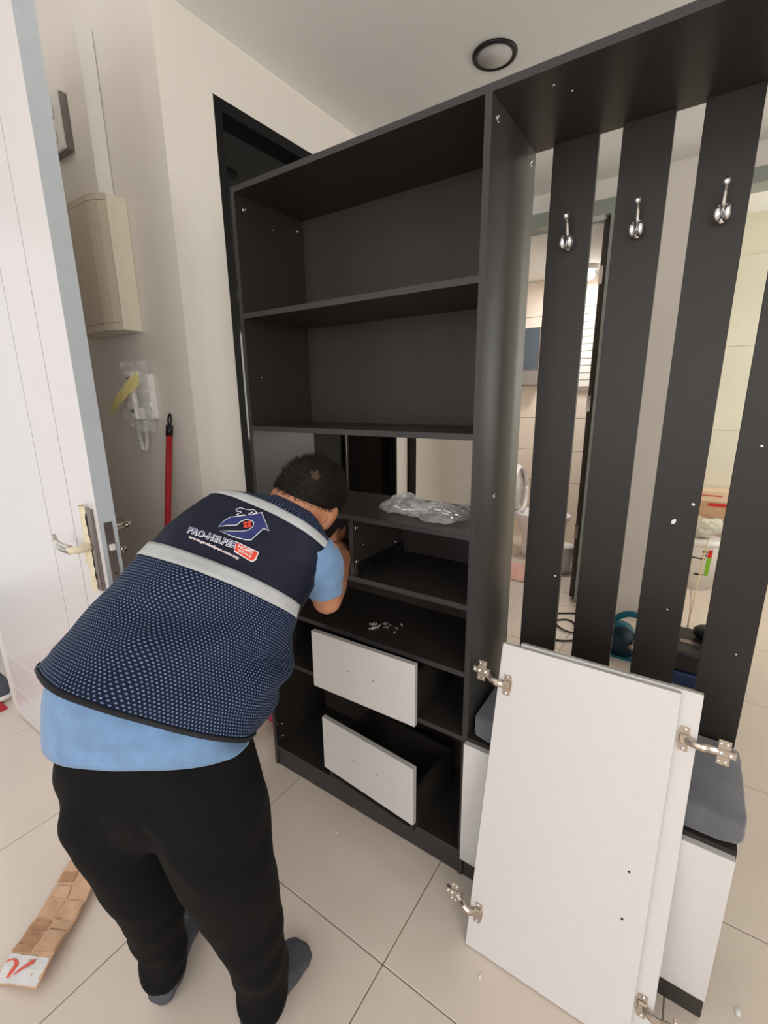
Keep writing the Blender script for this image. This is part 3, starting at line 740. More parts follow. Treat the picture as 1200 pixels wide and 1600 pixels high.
btube(bm, smoothpath([cpt(0.04, 0.28, 0.0050), cpt(0.08, 0.42, 0.0050), cpt(0.115, 0.58, 0.0050), cpt(0.14, 0.68, 0.0050)], 5), 0.005, 6, flat=(1, 0.12), axes=(Vector((-0.7, 0.7, 0)), Vector((0, 0, 1))))
link('label_mark', to_mesh('label_mark', bm, LABELR), ca)
bm = bmesh.new(); bmesh.ops.create_icosphere(bm, subdivisions=1, radius=0.004)
for v in bm.verts: v.co *= 1 + 0.3 * noise.noise(v.co * 300)
crm = to_mesh('foam_crumb', bm, FOAM)
for (x, z, s, lab) in ((0.936, 0.902, 0.8, 'first slat beside the cabinet'), (1.234, 1.148, 1.1, 'third slat, upper right one'), (1.200, 1.101, 1.3, 'third slat, larger pointed one'), (1.214, 0.872, 0.6, 'third slat, lowest one'), (1.340, 1.291, 0.9, 'fourth slat, upper one'), (1.365, 0.794, 0.6, 'fourth slat, lower one')):
    o = link('foam_crumb', crm); o.location = (x, 0.2715, z); o.scale = (s, 0.4, s * (1.5 if s > 1.2 else 0.8)); o.rotation_euler = (0, 0.5, 0)
    tag(o, 'white foam crumb stuck on the ' + lab, 'crumb', 'foam crumbs')
for (x, y, s, lab) in ((0.945, -0.205, 0.9, 'in front of the leaning white doors'), (1.471, 0.064, 1.5, 'right of the low bench'), (0.398, -0.100, 0.7, 'in front of the shelf cabinet')):
    o = link('foam_crumb', crm); o.location = (x, y, 0.002); o.scale = (s, s * 1.6, 0.6)
    tag(o, 'white foam crumb on the floor ' + lab, 'crumb', 'foam crumbs')
o = box('door_mat', -1.75, -1.30, -0.95, -0.468, -0.002, 0.010, REDM, None, bev=0.003); tag(o, 'red door mat outside the entrance under the shoe', 'mat')
sh = thing('sneaker', 'dark grey sneaker with a white sole outside the entrance door', 'shoe', (-1.40, -0.455, 0.0105))
bm = bmesh.new()
def shoe_ring(t_, wd, z0, z1): return [(-0.24 * t_ + 0.03, 0.5 * wd * cos(a), z0 + (z1 - z0) * 0.5 * (1 + sin(a))) for a in [2 * pi * k / 14 for k in range(14)]]
def shoe_part(st, name, m):
    bm = bmesh.new(); R_ = []
    for t_, wd, z0, z1 in st: R_.append([bm.verts.new(p) for p in shoe_ring(t_, wd, z0, z1)])
    for a, b in zip(R_, R_[1:]):
        for k in range(14): bm.faces.new((a[k], a[(k + 1) % 14], b[(k + 1) % 14], b[k]))
    bm.faces.new(R_[0]); bm.faces.new(R_[-1]); return link(name, to_mesh(name, bm, m), sh, True)
shoe_part([(-0.02, 0.05, 0.0, 0.024), (0.05, 0.085, 0, 0.028), (0.35, 0.095, 0, 0.026), (0.7, 0.075, 0, 0.026), (1.0, 0.06, 0, 0.03), (1.06, 0.03, 0, 0.028)], 'sole', WPLAST)
shoe_part([(0.0, 0.045, 0.02, 0.05), (0.08, 0.078, 0.02, 0.07), (0.35, 0.088, 0.02, 0.095), (0.6, 0.07, 0.02, 0.12), (0.9, 0.062, 0.02, 0.135), (1.02, 0.045, 0.02, 0.12)], 'upper', SOCK)
box('side_flash', -0.10, -0.03, -0.0475, -0.044, 0.045, 0.062, WPLAST, sh, bev=0.002)
bm = bmesh.new(); bell(bm, (0, 0, 0.055), XYZ, (0.06, 0.10, 0.055), 18, 12)
for v in bm.verts:
    if v.co.z < 0.03: v.co.z = 0.03 * (v.co.z / 0.03) ** 1 if v.co.z > 0 else 0
    v.co += v.co.normalized() * 0.006 * noise.noise(v.co * 40)
    v.co.z = max(0.0, v.co.z)
o = link('fabric_bag', to_mesh('fabric_bag', bm, PINK), None, True); o.location = (-0.165, 0.215, 0.0); tag(o, 'small pink fabric bag on the floor left of the cabinet', 'bag')

# ------------------------------------------------------------------ things beyond the slats
to_ = thing('toilet', 'white ceramic toilet with raised lid in the bathroom', 'toilet', (0.105, 3.02, 0.002))
bm = bmesh.new()
for_prof = [(0.0, 0.11, 0.17), (0.05, 0.105, 0.165), (0.16, 0.10, 0.15), (0.26, 0.125, 0.19), (0.35, 0.165, 0.235), (0.395, 0.18, 0.25), (0.40, 0.16, 0.23), (0.37, 0.13, 0.19), (0.30, 0.08, 0.10)]
R_ = []
for z, ry, rx in for_prof: R_.append([bm.verts.new((rx * cos(a) + 0.06, ry * sin(a), z)) for a in [2 * pi * k / 28 for k in range(28)]])
for a, b in zip(R_, R_[1:]):
    for k in range(28): bm.faces.new((a[k], a[(k + 1) % 28], b[(k + 1) % 28], b[k]))
bm.faces.new(R_[0]); bm.faces.new(R_[-1])
link('bowl', to_mesh('bowl', bm, CERAM), to_, True)
bm = bmesh.new()
lo = []; hi = []
for k in range(24):
    a = 2 * pi * k / 24; y = 0.175 * cos(a); z = 0.40 + 0.205 + 0.205 * sin(a)
    lo.append(bm.verts.new((-0.175 - 0.03 * (z - 0.4), y, z))); hi.append(bm.verts.new((-0.150 - 0.03 * (z - 0.4), y * 0.96, z)))
bm.faces.new(lo); bm.faces.new(hi)
for k in range(24): bm.faces.new((lo[k], lo[(k + 1) % 24], hi[(k + 1) % 24], hi[k]))
link('lid', to_mesh('lid', bm, CERAM), to_, True)
bm = bmesh.new(); lp = []
for k in range(25):
    a = 2 * pi * k / 24; lp.append((-0.135 - 0.02 * sin(a), 0.155 * cos(a), 0.40 + 0.195 + 0.19 * sin(a)))
btube(bm, lp, 0.016, 8); link('seat_ring', to_mesh('seat_ring', bm, CERAM), to_, True)
box('tank', -0.40, -0.20, -0.19, 0.19, 0.36, 0.78, CERAM, to_, bev=0.02, seg=3)
o = box('bath_mat', -0.30, 0.33, 2.32, 2.70, 0.003, 0.012, MATP, None, bev=0.003); tag(o, 'pale pink bath mat on the bathroom floor', 'mat')
mi_ = thing('mirror_cabinet', 'small mirrored cabinet on the bathroom wall left of the first slat', 'mirror', (-0.18, 3.487, 1.50))
box('body', -0.20, 0.12, -0.09, 0, 0.0, 0.50, STEEL, mi_, bev=0.004)
box('mirror', -0.19, 0.11, -0.095, -0.0905, 0.14, 0.49, MIRR, mi_)
box('tray', -0.20, 0.12, -0.12, -0.0905, 0.0, 0.12, GREYB, mi_, bev=0.004)
wn = thing('window_1', None, None); wn['kind'] = 'structure'; wn['label'] = 'white louvred bathroom window'
box('frame', 0.18, 0.62, 3.455, 3.488, 1.45, 2.22, WPLAST, wn, bev=0.004)
for k in range(12): box('louvre', 0.21, 0.59, 3.44, 3.4545, 1.48 + k * 0.06, 1.48 + k * 0.06 + 0.05, WPLAST, wn)
o = thing('bathroom_lamp', 'lit round lamp under the bathroom ceiling', 'lamp', (0.345, 3.22, 2.40))
lathe('lamp_base', [(0.06, -0.03), (0.06, -0.0005)], WPLAST, o, seg=20)
lathe('bulb', [(0.012, -0.105), (0.035, -0.09), (0.042, -0.07), (0.035, -0.045), (0.02, -0.0305)], lamp, o, seg=16)
bn = thing('waste_bin', 'small white waste bin standing in the bathroom', 'bin', (0.43, 2.72, 0.003))
lathe('bin_body', [(0.075, 0), (0.09, 0.2), (0.092, 0.205)], WPLAST, bn); lathe('bin_lid', [(0.094, 0.206), (0.09, 0.225), (0.04, 0.24)], WPLAST, bn)
# power saw
ps = thing('power_saw', 'teal power saw standing on the floor behind the second slat', 'power tool', (1.02, 1.64, 0))
box('base_plate', -0.13, 0.12, -0.09, 0.08, 0.0, 0.012, TEAL, ps, bev=0.003)
bm = bmesh.new(); blathe(bm, [(0.03, -0.05), (0.075, -0.045), (0.08, 0.02), (0.06, 0.05), (0.02, 0.055)], seg=24)
bmesh.ops.rotate(bm, verts=bm.verts, matrix=Matrix.Rotation(pi / 2, 3, 'X')); bmesh.ops.translate(bm, verts=bm.verts, vec=(-0.02, 0, 0.095))
link('motor_housing', to_mesh('motor_housing', bm, TEAL), ps, True)
tube('handle', smoothpath([(-0.08, 0.0, 0.13), (-0.05, 0.0, 0.19), (0.01, 0.0, 0.235), (0.07, 0.0, 0.23), (0.10, 0, 0.17), (0.09, 0, 0.10)], 5), 0.017, TEAL, ps)
lathe('blade_guard', [(0.085, 0), (0.09, 0.012), (0.085, 0.024)], mat('dark_teal_plastic', (14, 44, 56), 0.4), ps, seg=28).matrix_local = Matrix.Translation((0.0, -0.055, 0.095)) @ Matrix.Rotation(pi / 2, 4, 'X')
lathe('blade_nut', [(0.016, 0), (0.016, 0.008)], NICKEL, ps, seg=12).matrix_local = Matrix.Translation((0.05, -0.080, 0.085)) @ Matrix.Rotation(pi / 2, 4, 'X')
tube('bracket', [(0.055, -0.082, 0.06), (0.06, -0.084, 0.13)], 0.008, CHROME, ps, 8)
box('battery', -0.15, -0.075, -0.05, 0.04, 0.014, 0.075, NAVYB, ps, bev=0.008, seg=2)
o = tube('power_cable', smoothpath([(0.60, 1.62, 0.006), (0.66, 1.56, 0.006), (0.76, 1.60, 0.008), (0.80, 1.70, 0.006), (0.70, 1.86, 0.006), (0.62, 1.80, 0.006), (0.70, 1.70, 0.010), (0.82, 1.72, 0.010), (0.86, 1.80, 0.006), (0.74, 1.98, 0.006), (0.60, 1.92, 0.006)], 8), 0.0055, BLK, None, 8)
tag(o, 'black power cable looped on the floor behind the first slats', 'cable')
tb = thing('tool_case', 'dark blue and black tool case on the floor behind the third slat', 'tool case', (1.36, 1.62, 0))
box('lower_case', -0.16, 0.12, -0.17, 0.15, 0.0, 0.075, NAVYB, tb, bev=0.012, seg=2)
box('upper_case', -0.155, 0.115, -0.165, 0.145, 0.0755, 0.18, BLK, tb, bev=0.012, seg=2)
box('latch', 0.03, 0.036, -0.178, -0.1705, 0.02, 0.07, WPLAST, tb)
o = lathe('cable_reel', [(0.05, 0), (0.06, 0.01), (0.06, 0.035), (0.045, 0.05)], BLK, None, (0, 0, 0), 24); o.location = (1.39, 1.66, 0.1925); tag(o, 'round black cable reel on top of the tool case', 'reel')
o = box('metal_ruler', 1.28, 1.47, 1.56, 1.60, 0.1802, 0.184, STEEL, None); o.rotation_euler = (0, 0, 0); tag(o, 'grey metal strip lying across the tool case', 'metal strip')
o = tube('thin_rod', [(1.305, 1.90, 0.004), (1.375, 2.822, 0.40)], 0.004, PIPE, None, 8); tag(o, 'thin tan rod leaning against the white bucket', 'rod')
# bucket, film and carton in the kitchen
bu = thing('paint_bucket', 'white plastic bucket with green and red label in the kitchen', 'bucket', (1.345, 2.97, 0))
lathe('bucket_body', [(0.105, 0.0), (0.125, 0.33), (0.13, 0.34)], WPLAST, bu, seg=32)
lathe('bucket_lid', [(0.134, 0.341), (0.136, 0.372), (0.12, 0.38), (0.03, 0.384)], WPLAST, bu, seg=32)
for name, a0, a1, z0, z1, m in (('green_label', -1.20, -0.95, 0.12, 0.26, GREEN), ('red_label', -1.20, -0.95, 0.262, 0.32, REDL), ('black_band', -2.6, -1.3, 0.245, 0.255, BLK), ('text_band', -1.75, -1.3, 0.12, 0.132, BLK)):
    bm = bmesh.new(); V = []
    for k in range(9):
        a = a0 + (a1 - a0) * k / 8
        V.append([bm.verts.new(((0.105 + 0.0606 * z + 0.0012) * cos(a), (0.105 + 0.0606 * z + 0.0012) * sin(a), z)) for z in (z0, z1)])
    for a, b in zip(V, V[1:]): bm.faces.new((a[0], b[0], b[1], a[1]))
    link(name, to_mesh(name, bm, m), bu)
for k in range(4):
    o = lathe('dot_mark', [(0.007, 0), (0.007, 0.0006)], REDL if k == 0 else BLK, bu, seg=10)
    a = -1.40 + (k % 2) * 0.11; z = 0.275 + (k // 2) * 0.028; rr = 0.105 + 0.0606 * z + 0.001
    o.location = (rr * cos(a), rr * sin(a), z); o.rotation_euler = (pi / 2, 0, a + pi / 2)
bm = bmesh.new(); bell(bm, (0, 0, 0.07), XYZ, (0.13, 0.12, 0.07), 24, 14)
for v in bm.verts:
    v.co += Vector((noise.noise(v.co * 14), noise.noise(v.co * 14 + Vector((3, 3, 3))), noise.noise(v.co * 17 + Vector((7, 1, 2))))) * 0.035
    v.co.z = max(0.0, v.co.z)
o = link('plastic_packaging', to_mesh('plastic_packaging', bm, FOIL)); o.location = (1.345, 2.97, 0.386); tag(o, 'crumpled clear packaging heaped on the white bucket', 'packaging')
cb = thing('carton', 'tan carton with red print standing behind the bucket', 'box', (1.33, 3.2, 0))
box('carton_body', -0.18, 0.22, -0.09, 0.09, 0.0, 0.62, CARD, cb, bev=0.002)
box('carton_lid', -0.182, 0.222, -0.092, 0.092, 0.621, 0.70, mat('pale_carton', (232, 206, 180), 0.7, var=0.04), cb, bev=0.002)
box('red_print', 0.02, 0.2, -0.0935, -0.0925, 0.59, 0.612, REDL, cb); box('red_print', -0.16, 0.1, -0.0942, -0.0925, 0.665, 0.672, REDL, cb)

# ------------------------------------------------------------------ the worker
PB = Vector((0.43, -0.60, 0.0))
man = thing('person', 'worker in navy vest and black trousers bending into the cabinet', 'person', PB)
def attach(name, me, parent=man, smooth=True):
    o = bpy.data.objects.new(name, me); COL.objects.link(o); o.parent = parent
    for p in me.polygons: p.use_smooth = smooth
    o.matrix_parent_inverse = Matrix.Translation(-PB) if parent is man else Matrix.Identity(4)
    return o
# torso stations: back mid point, right axis, outward back normal, half width, depth to back, depth to front
ST = [
 ((0.474, -0.735, 0.905), (0.880, 0.390, -0.250), (0.420, -0.770, 0.460), 0.211, 0.122, 0.109),
 ((0.453, -0.658, 0.959), (0.915, 0.355, -0.190), (0.370, -0.700, 0.612), 0.220, 0.128, 0.141),
 ((0.426, -0.584, 1.006), (0.932, 0.314, -0.182), (0.352, -0.659, 0.664), 0.215, 0.118, 0.146),
 ((0.421, -0.502, 1.077), (0.939, 0.263, -0.222), (0.341, -0.633, 0.695), 0.195, 0.107, 0.127),
 ((0.431, -0.433, 1.134), (0.939, 0.222, -0.263), (0.344, -0.624, 0.701), 0.184, 0.101, 0.110),
 ((0.464, -0.365, 1.178), (0.937, 0.191, -0.292), (0.349, -0.548, 0.761), 0.162, 0.088, 0.094),
 ((0.478, -0.326, 1.182), (0.937, 0.191, -0.292), (0.280, -0.500, 0.800), 0.115, 0.075, 0.080),
 ((0.472, -0.287, 1.176), (0.937, 0.191, -0.292), (0.180, -0.550, 0.800), 0.072, 0.060, 0.062),
]
def cr(a, b, c, d, t): return 0.5 * ((2 * b) + (c - a) * t + (2 * a - 5 * b + 4 * c - d) * t * t + (3 * b - a - 3 * c + d) * t ** 3)
def torso(s, th, off=0.0, fold=1.0, stations=ST):
    n = len(stations); i = max(0, min(n - 2, int(math.floor(s)))); t = s - i
    q = [stations[max(0, min(n - 1, i + k))] for k in (-1, 0, 1, 2)]
    f = lambda k: cr(Vector(q[0][k]), Vector(q[1][k]), Vector(q[2][k]), Vector(q[3][k]), t)
    g_ = lambda k: cr(q[0][k], q[1][k], q[2][k], q[3][k], t)
    B, L, N = f(0), f(1).normalized(), f(2); N = (N - L * N.dot(L)).normalized()
    wl, wd, wv = g_(3), g_(4), g_(5)
    C0 = B - N * wd
    c, s_ = cos(th), sin(th); e = 0.82
    cx = math.copysign(abs(c) ** e, c); sy = math.copysign(abs(s_) ** e, s_)
    d = L * (cx * (wl + off)) + N * (sy * ((wd if s_ > 0 else wv) + off))
    p = C0 + d
    if fold:
        dn = d.normalized()
        a = max(0.0, 1 - abs(s - 1.9) / 1.5)
        # drape folds running from the right armpit down across the lower back
        ridge = sin((th - 1.0) * 5.0 + s * 4.2 + 1.5 * noise.noise(Vector((th * 1.3, s * 0.8, 2.0))))
        k = 0.010 * a * ridge * (1.0 if th < 1.9 or th > 5 else 0.45)
        k += 0.006 * noise.noise(Vector((th * 1.6, s * 1.1, 4.0))) + 0.0022 * noise.noise(Vector((th * 5, s * 3.0, 9.0)))
        if s < 0.6: k += (0.6 - s) * 0.018 * sin(th * 4 + 0.6)
        p += dn * k * fold
    if s_ < 0 and s < 2.5: p.z -= 0.05 * (-s_) * (2.5 - max(s, 0)) / 2.5 * (1.0 if stations is ST else 0.3)
    return p
NU, SM = 96, len(ST) - 1
def torso_mesh(name, s0, s1, rows, off, mats, pick=None, fold=1.0, stations=ST):
    bm = bmesh.new(); uvl = bm.loops.layers.uv.new('UVMap'); G = []; vl = 0.0; VV = []
    for i in range(rows + 1):
        s = s0 + (s1 - s0) * i / rows
        G.append([bm.verts.new(torso(s, 2 * pi * j / NU, off, fold, stations)) for j in range(NU)])
        if i: vl += (torso(s, pi / 2, off, 0, stations) - torso(s0 + (s1 - s0) * (i - 1) / rows, pi / 2, off, 0, stations)).length
        VV.append(vl)
    for i in range(rows):
        s = s0 + (s1 - s0) * (i + 0.5) / rows
        for j in range(NU):
            f = bm.faces.new((G[i + 1][j], G[i + 1][(j + 1) % NU], G[i][(j + 1) % NU], G[i][j])); f.smooth = True
            if pick: f.material_index = pick(s, 2 * pi * (j + 0.5) / NU)
            for lp_, (jj, ii) in zip(f.loops, ((j, i + 1), (j + 1, i + 1), (j + 1, i), (j, i))): lp_[uvl].uv = (2 * pi * jj / NU * 0.178, VV[ii])
    return bm
def vest_pick(s, th):
    if th > pi + 0.55 and th < 2 * pi - 0.75: return 0
    if s < 2.9: return 1
    if s > 5.25: return 1
    return 0
bm = torso_mesh('vest', 0.0, SM, 84, 0.0, None, vest_pick)
bm.normal_update()
vest_bvh = BVHTree.FromBMesh(bm)
vest_me = to_mesh('vest', bm, [NAVY, NET], recalc=False)
vest = attach('vest', vest_me); vest['label'] = 'navy work vest with mesh lower back'
sm = vest.modifiers.new('thickness', 'SOLIDIFY'); sm.thickness = 0.003; sm.offset = -1
def sub(name, me, parent, smooth=True):
    o = bpy.data.objects.new(name, me); COL.objects.link(o); o.parent = parent
    for p in me.polygons: p.use_smooth = smooth
    return o
def band(name, s0, s1, t0, t1, m, off=0.0022, nu=60, ns=4, shift=None):
    bm = bmesh.new(); G = []
    for i in range(ns + 1):
        s = s0 + (s1 - s0) * i / ns
        G.append([bm.verts.new(torso(s + (shift(t0 + (t1 - t0) * j / nu) if shift else 0), t0 + (t1 - t0) * j / nu, off)) for j in range(nu + 1)])
    for i in range(ns):
        for j in range(nu): bm.faces.new((G[i + 1][j], G[i + 1][j + 1], G[i][j + 1], G[i][j]))
    o = sub(name, to_mesh(name, bm, m, recalc=False), vest)
    sd = o.modifiers.new('thickness', 'SOLIDIFY'); sd.thickness = 0.0016; sd.offset = 1
    return o
band('reflective_strip', 2.85, 3.17, 0.10, pi + 0.2, REFL)
band('reflective_strip', 4.84, 5.20, 0.18, pi - 0.1, REFL)
band('hem_binding', -0.0, 0.14, 0.0, 2 * pi, BIND, 0.0015, 96, 3)
band('side_seam_binding', 0.1, 2.8, -0.44, -0.38, BIND, 0.0015, 3, 24)

# printed emblem and lettering on the vest back
def ray_dir(px, py): return (fwd + c_rt * ((px - 600) / F_PX) - c_up * ((py - 800) / F_PX)).normalized()
def decal_pt(px, py, off):
    h, n_, i_, d_ = vest_bvh.ray_cast(CAM_POS, ray_dir(px, py))
    if h is None: return None
    if n_.dot(ray_dir(px, py)) > 0: n_ = -n_
    return h + n_ * off
def decal(name, me2d, mapf, m, off):
    me = me2d
    bm = bmesh.new(); bm.from_mesh(me)
    for v in bm.verts: x, y = mapf(v.co.x, v.co.y); v.co = (x, y, 0)
    for it in range(6):
        es = [e for e in bm.edges if e.calc_length() > 2.2]
        if not es: break
        bmesh.ops.subdivide_edges(bm, edges=es, cuts=1)
        bmesh.ops.triangulate(bm, faces=bm.faces[:])
    bm.to_mesh(me); bm.free()
    for v in me.vertices:
        p = decal_pt(v.co.x, v.co.y, off)
        if p is None: p = Vector((0.48, -0.42, 1.1))
        v.co = p
    me.materials.clear(); me.materials.append(m)
    return sub(name, me, vest, False)
def poly2d(polys):
    bm = bmesh.new()
    for pl in polys:
        f = bm.faces.new([bm.verts.new((x, y, 0)) for x, y in pl])
    bm.normal_update()
    bmesh.ops.triangulate(bm, faces=bm.faces[:])
    me = bpy.data.meshes.new('d'); bm.to_mesh(me); bm.free(); return me
def text2d(body, bold=0.0, shear=0.0, spacing=1.0):
    cu = bpy.data.curves.new('t', 'FONT'); cu.body = body; cu.size = 1.0; cu.offset = bold; cu.shear = shear; cu.space_character = spacing
    cu.resolution_u = 2
    o = bpy.data.objects.new('t', cu); COL.objects.link(o); dg = bpy.context.evaluated_depsgraph_get(); dg.update()
    me = bpy.data.meshes.new_from_object(o.evaluated_get(dg)); bpy.data.objects.remove(o); bpy.data.curves.remove(cu)
    xs = [v.co.x for v in me.vertices]; ys = [v.co.y for v in me.vertices]
    return me, min(xs), max(xs), min(ys), max(ys)
def text_decal(name, body, p0, p1, upv, m, off, bold=0.0, shear=0.0, spacing=1.0, sag=0.0):
    """text box from lower left p0 to lower right p1 (photo pixels), height vector upv"""
    me, x0, x1, y0, y1 = text2d(body, bold, shear, spacing)
    def mp(x, y):
        u = (x - x0) / (x1 - x0); v = (y - y0) / (y1 - y0)
        return (p0[0] + (p1[0] - p0[0]) * u + upv[0] * v, p0[1] + (p1[1] - p0[1]) * u + upv[1] * v - sag * 4 * u * (1 - u))
    return decal(name, me, mp, m, off)
def Zp(pts): return [(220 + x * 0.3, 740 + y * 0.3) for x, y in pts]     # measured on an enlarged crop
idm = lambda x, y: (x, y)
hammer = [(500, 188), (520, 182), (548, 190), (570, 193), (590, 192), (602, 204), (588, 208), (582, 200), (566, 208), (556, 222), (540, 214), (512, 220), (505, 215), (528, 204), (520, 196), (504, 196)]
arm_ = [(408, 276), (440, 246), (470, 230), (545, 221), (600, 213), (630, 206), (666, 296), (640, 284), (575, 345), (545, 344), (480, 327), (412, 300), (470, 303), (530, 304), (565, 296), (588, 278), (592, 254), (575, 243), (548, 238), (520, 250), (500, 268), (450, 270)]
def grow(pl, d):
    n = len(pl); A_ = sum(pl[i][0] * pl[(i + 1) % n][1] - pl[(i + 1) % n][0] * pl[i][1] for i in range(n)); sg = 1 if A_ > 0 else -1
    out = []
    for i in range(n):
        a = Vector(pl[i - 1]); b = Vector(pl[i]); c = Vector(pl[(i + 1) % n])
        e1 = (b - a).normalized(); e2 = (c - b).normalized()
        n1 = Vector((e1.y, -e1.x)) * sg; n2 = Vector((e2.y, -e2.x)) * sg
        k = n1 + n2; k = k / max(0.5, k.length_squared / 2) if k.length > 0.01 else n1
        if k.length > 2: k = k.normalized() * 2
        out.append((b.x + k.x * d, b.y + k.y * d))
    return out
decal('emblem_outline', poly2d([Zp(grow(hammer, 4)), Zp(grow(arm_, 4))]), idm, LOGOW, 0.0012)
decal('emblem', poly2d([Zp(hammer)]), idm, NAVY, 0.0020)
decal('emblem', poly2d([Zp(arm_)]), idm, LOGOB, 0.0020)
win = []
for (x, y) in ((536, 254), (557, 251), (538, 271), (559, 268)): win.append(Zp([(x, y), (x + 18, y - 2), (x + 19, y + 12), (x + 1, y + 14)]))
decal('emblem_window', poly2d(win), idm, LOGOR, 0.0024)
P0, P1, UPV = Zp([(243, 305)])[0], Zp([(492, 392)])[0], (2.6, -9.6)
text_decal('lettering_outline', 'PRO-HELPER', (P0[0] - 1, P0[1] + 1), (P1[0] + 1, P1[1] + 1), (UPV[0] + 0.4, UPV[1] - 1.6), LOGOW, 0.0012, 0.075, 0.2, 1.08)
text_decal('lettering', 'PRO-HELPER', (P0[0] + 0.4, P0[1] - 0.2), (P1[0] - 0.4, P1[1] - 0.2), UPV, LOGOB, 0.0020, 0.004, 0.2, 1.14)
decal('red_plate_edge', poly2d([Zp([(494, 352), (616, 410), (600, 452), (578, 462), (486, 408)])]), idm, LOGOW, 0.0011)
decal('red_plate', poly2d([Zp([(500, 360), (610, 413), (594, 446), (576, 456), (490, 402)])]), idm, LOGOR, 0.0018)
text_decal('plate_lettering', 'HOME', Zp([(506, 388)])[0], Zp([(584, 424)])[0], (1.9, -6.0), LOGOW, 0.0024, 0.02, 0.15)
text_decal('plate_lettering', 'SERVICE', Zp([(504, 404)])[0], Zp([(576, 442)])[0], (1.2, -3.6), LOGOW, 0.0024, 0.02, 0.15)
text_decal('web_lettering_edge', 'www.prohelper.com.my', (Zp([(248, 338)])[0][0], Zp([(248, 338)])[0][1] + 0.6), Zp([(512, 455)])[0], (1.7, -5.6), LOGOW, 0.0012, 0.06, 0.1, 1.05, 1.2)
text_decal('web_lettering', 'www.prohelper.com.my', Zp([(249, 337)])[0], Zp([(511, 452)])[0], (1.5, -4.6), LOGOP, 0.0020, 0.0, 0.1, 1.1, 1.2)

# shirt: torso under the vest, hanging a little below it, plus the sleeves
SS = [((0.453, -0.752, 0.790), (0.905, 0.420, 0.035), (0.416, -0.874, 0.250), 0.210, 0.121, 0.100)] + [(a, b, c, d - 0.020, e - 0.016, f - 0.020) for a, b, c, d, e, f in ST]
SS = [(tuple(Vector(q[0]) - Vector(q[2]) * (0.016 if i else 0.0)),) + tuple(q[1:]) for i, q in enumerate(SS)]
bm = torso_mesh('shirt', 0.0, 8.0, 60, -0.006, None, None, 0.6, SS)
shirt_me = to_mesh('shirt', bm, SHIRT, recalc=False)
shirt = attach('shirt', shirt_me)
sd = shirt.modifiers.new('thickness', 'SOLIDIFY'); sd.thickness = 0.002; sd.offset = -1
RSH, REL, RWR = Vector((0.560, -0.298, 1.062)), Vector((0.530, -0.247, 0.930)), Vector((0.372, 0.012, 0.935))
LSH, LEL, LWR = Vector((0.335, -0.300, 1.075)), Vector((0.235, -0.150, 0.955)), Vector((0.250, 0.040, 0.925))
def sleeve(a, b, frac, r0, r1):
    bm = bmesh.new(); pts = [a.lerp(b, t) for t in [-0.30, -0.1, 0.1, 0.3, 0.5, 0.62, frac]]
    R0 = [r0 * 0.55, r0 * 0.85, r0, r0 * 0.98, (r0 + r1) / 2, r1, r1 * 1.03]
    btube(bm, pts, R0, 28, caps=False)
    for v in bm.verts: v.co += Vector((noise.noise(v.co * 22), noise.noise(v.co * 22 + Vector((5, 1, 2))), noise.noise(v.co * 22 + Vector((1, 8, 3))))) * 0.006
    o = attach('sleeve', to_mesh('sleeve', bm, SHIRT)); s_ = o.modifiers.new('t', 'SOLIDIFY'); s_.thickness = 0.002
    o.modifiers.new('s', 'SUBSURF').render_levels = 1
    return o
sleeve(RSH, REL, 0.72, 0.050, 0.042); sleeve(LSH, LEL, 0.80, 0.062, 0.050)

# trousers
bm = bmesh.new()
LEGL = [Vector(p) for p in ((0.325, -0.672, 0.76), (0.337, -0.692, 0.60), (0.350, -0.685, 0.50), (0.360, -0.675, 0.40), (0.346, -0.660, 0.27), (0.328, -0.650, 0.15), (0.312, -0.646, 0.052))]
LEGR = [Vector(p) for p in ((0.500, -0.598, 0.76), (0.538, -0.608, 0.61), (0.548, -0.600, 0.50), (0.558, -0.585, 0.40), (0.566, -0.570, 0.27), (0.566, -0.558, 0.15), (0.556, -0.560, 0.052))]
HL, KL, AL = LEGL[0], LEGL[3], LEGL[6]
HR, KR, AR = LEGR[0], LEGR[3], LEGR[6]
PV = Vector((0.412, -0.640, 0.80))
def ell_ring(bm, c, L, N, a, b, n=24): return [bm.verts.new(c + L * (a * cos(t)) + N * (b * sin(t))) for t in [2 * pi * k / n for k in range(n)]]
Lp = Vector((0.906, 0.423, 0)).normalized(); Np = Vector((0.423, -0.906, 0)).normalized()
rg = []
for (dx, z, a, b) in ((Np * 0, 0.87, 0.165, 0.080), (Np * 0, 0.83, 0.182, 0.090), (Np * 0.0, 0.77, 0.198, 0.104), (Np * 0.006, 0.69, 0.203, 0.114), (Np * 0.004, 0.62, 0.180, 0.100), (Np * 0, 0.55, 0.10, 0.07)):
    rg.append(ell_ring(bm, Vector((PV.x, PV.y, z)) + dx, Lp, Np, a, b))
for a, b in zip(rg, rg[1:]):
    for k in range(24): bm.faces.new((a[k], b[k], b[(k + 1) % 24], a[(k + 1) % 24]))
bm.faces.new(rg[0]); bm.faces.new(rg[-1])
for pts, rr in ((LEGL, (0.100, 0.101, 0.088, 0.074, 0.063, 0.055, 0.053)), (LEGR, (0.100, 0.105, 0.097, 0.083, 0.067, 0.059, 0.056))):
    btube(bm, smoothpath(pts, 3), [rr[min(6, k // 3)] * (1 - (k % 3) / 3) + rr[min(6, k // 3 + 1)] * (k % 3) / 3 for k in range(19)], 22)
tme_ = voxel(bm, 'trousers', PANTS, 0.009, 18, 0.5)
tme_.update()
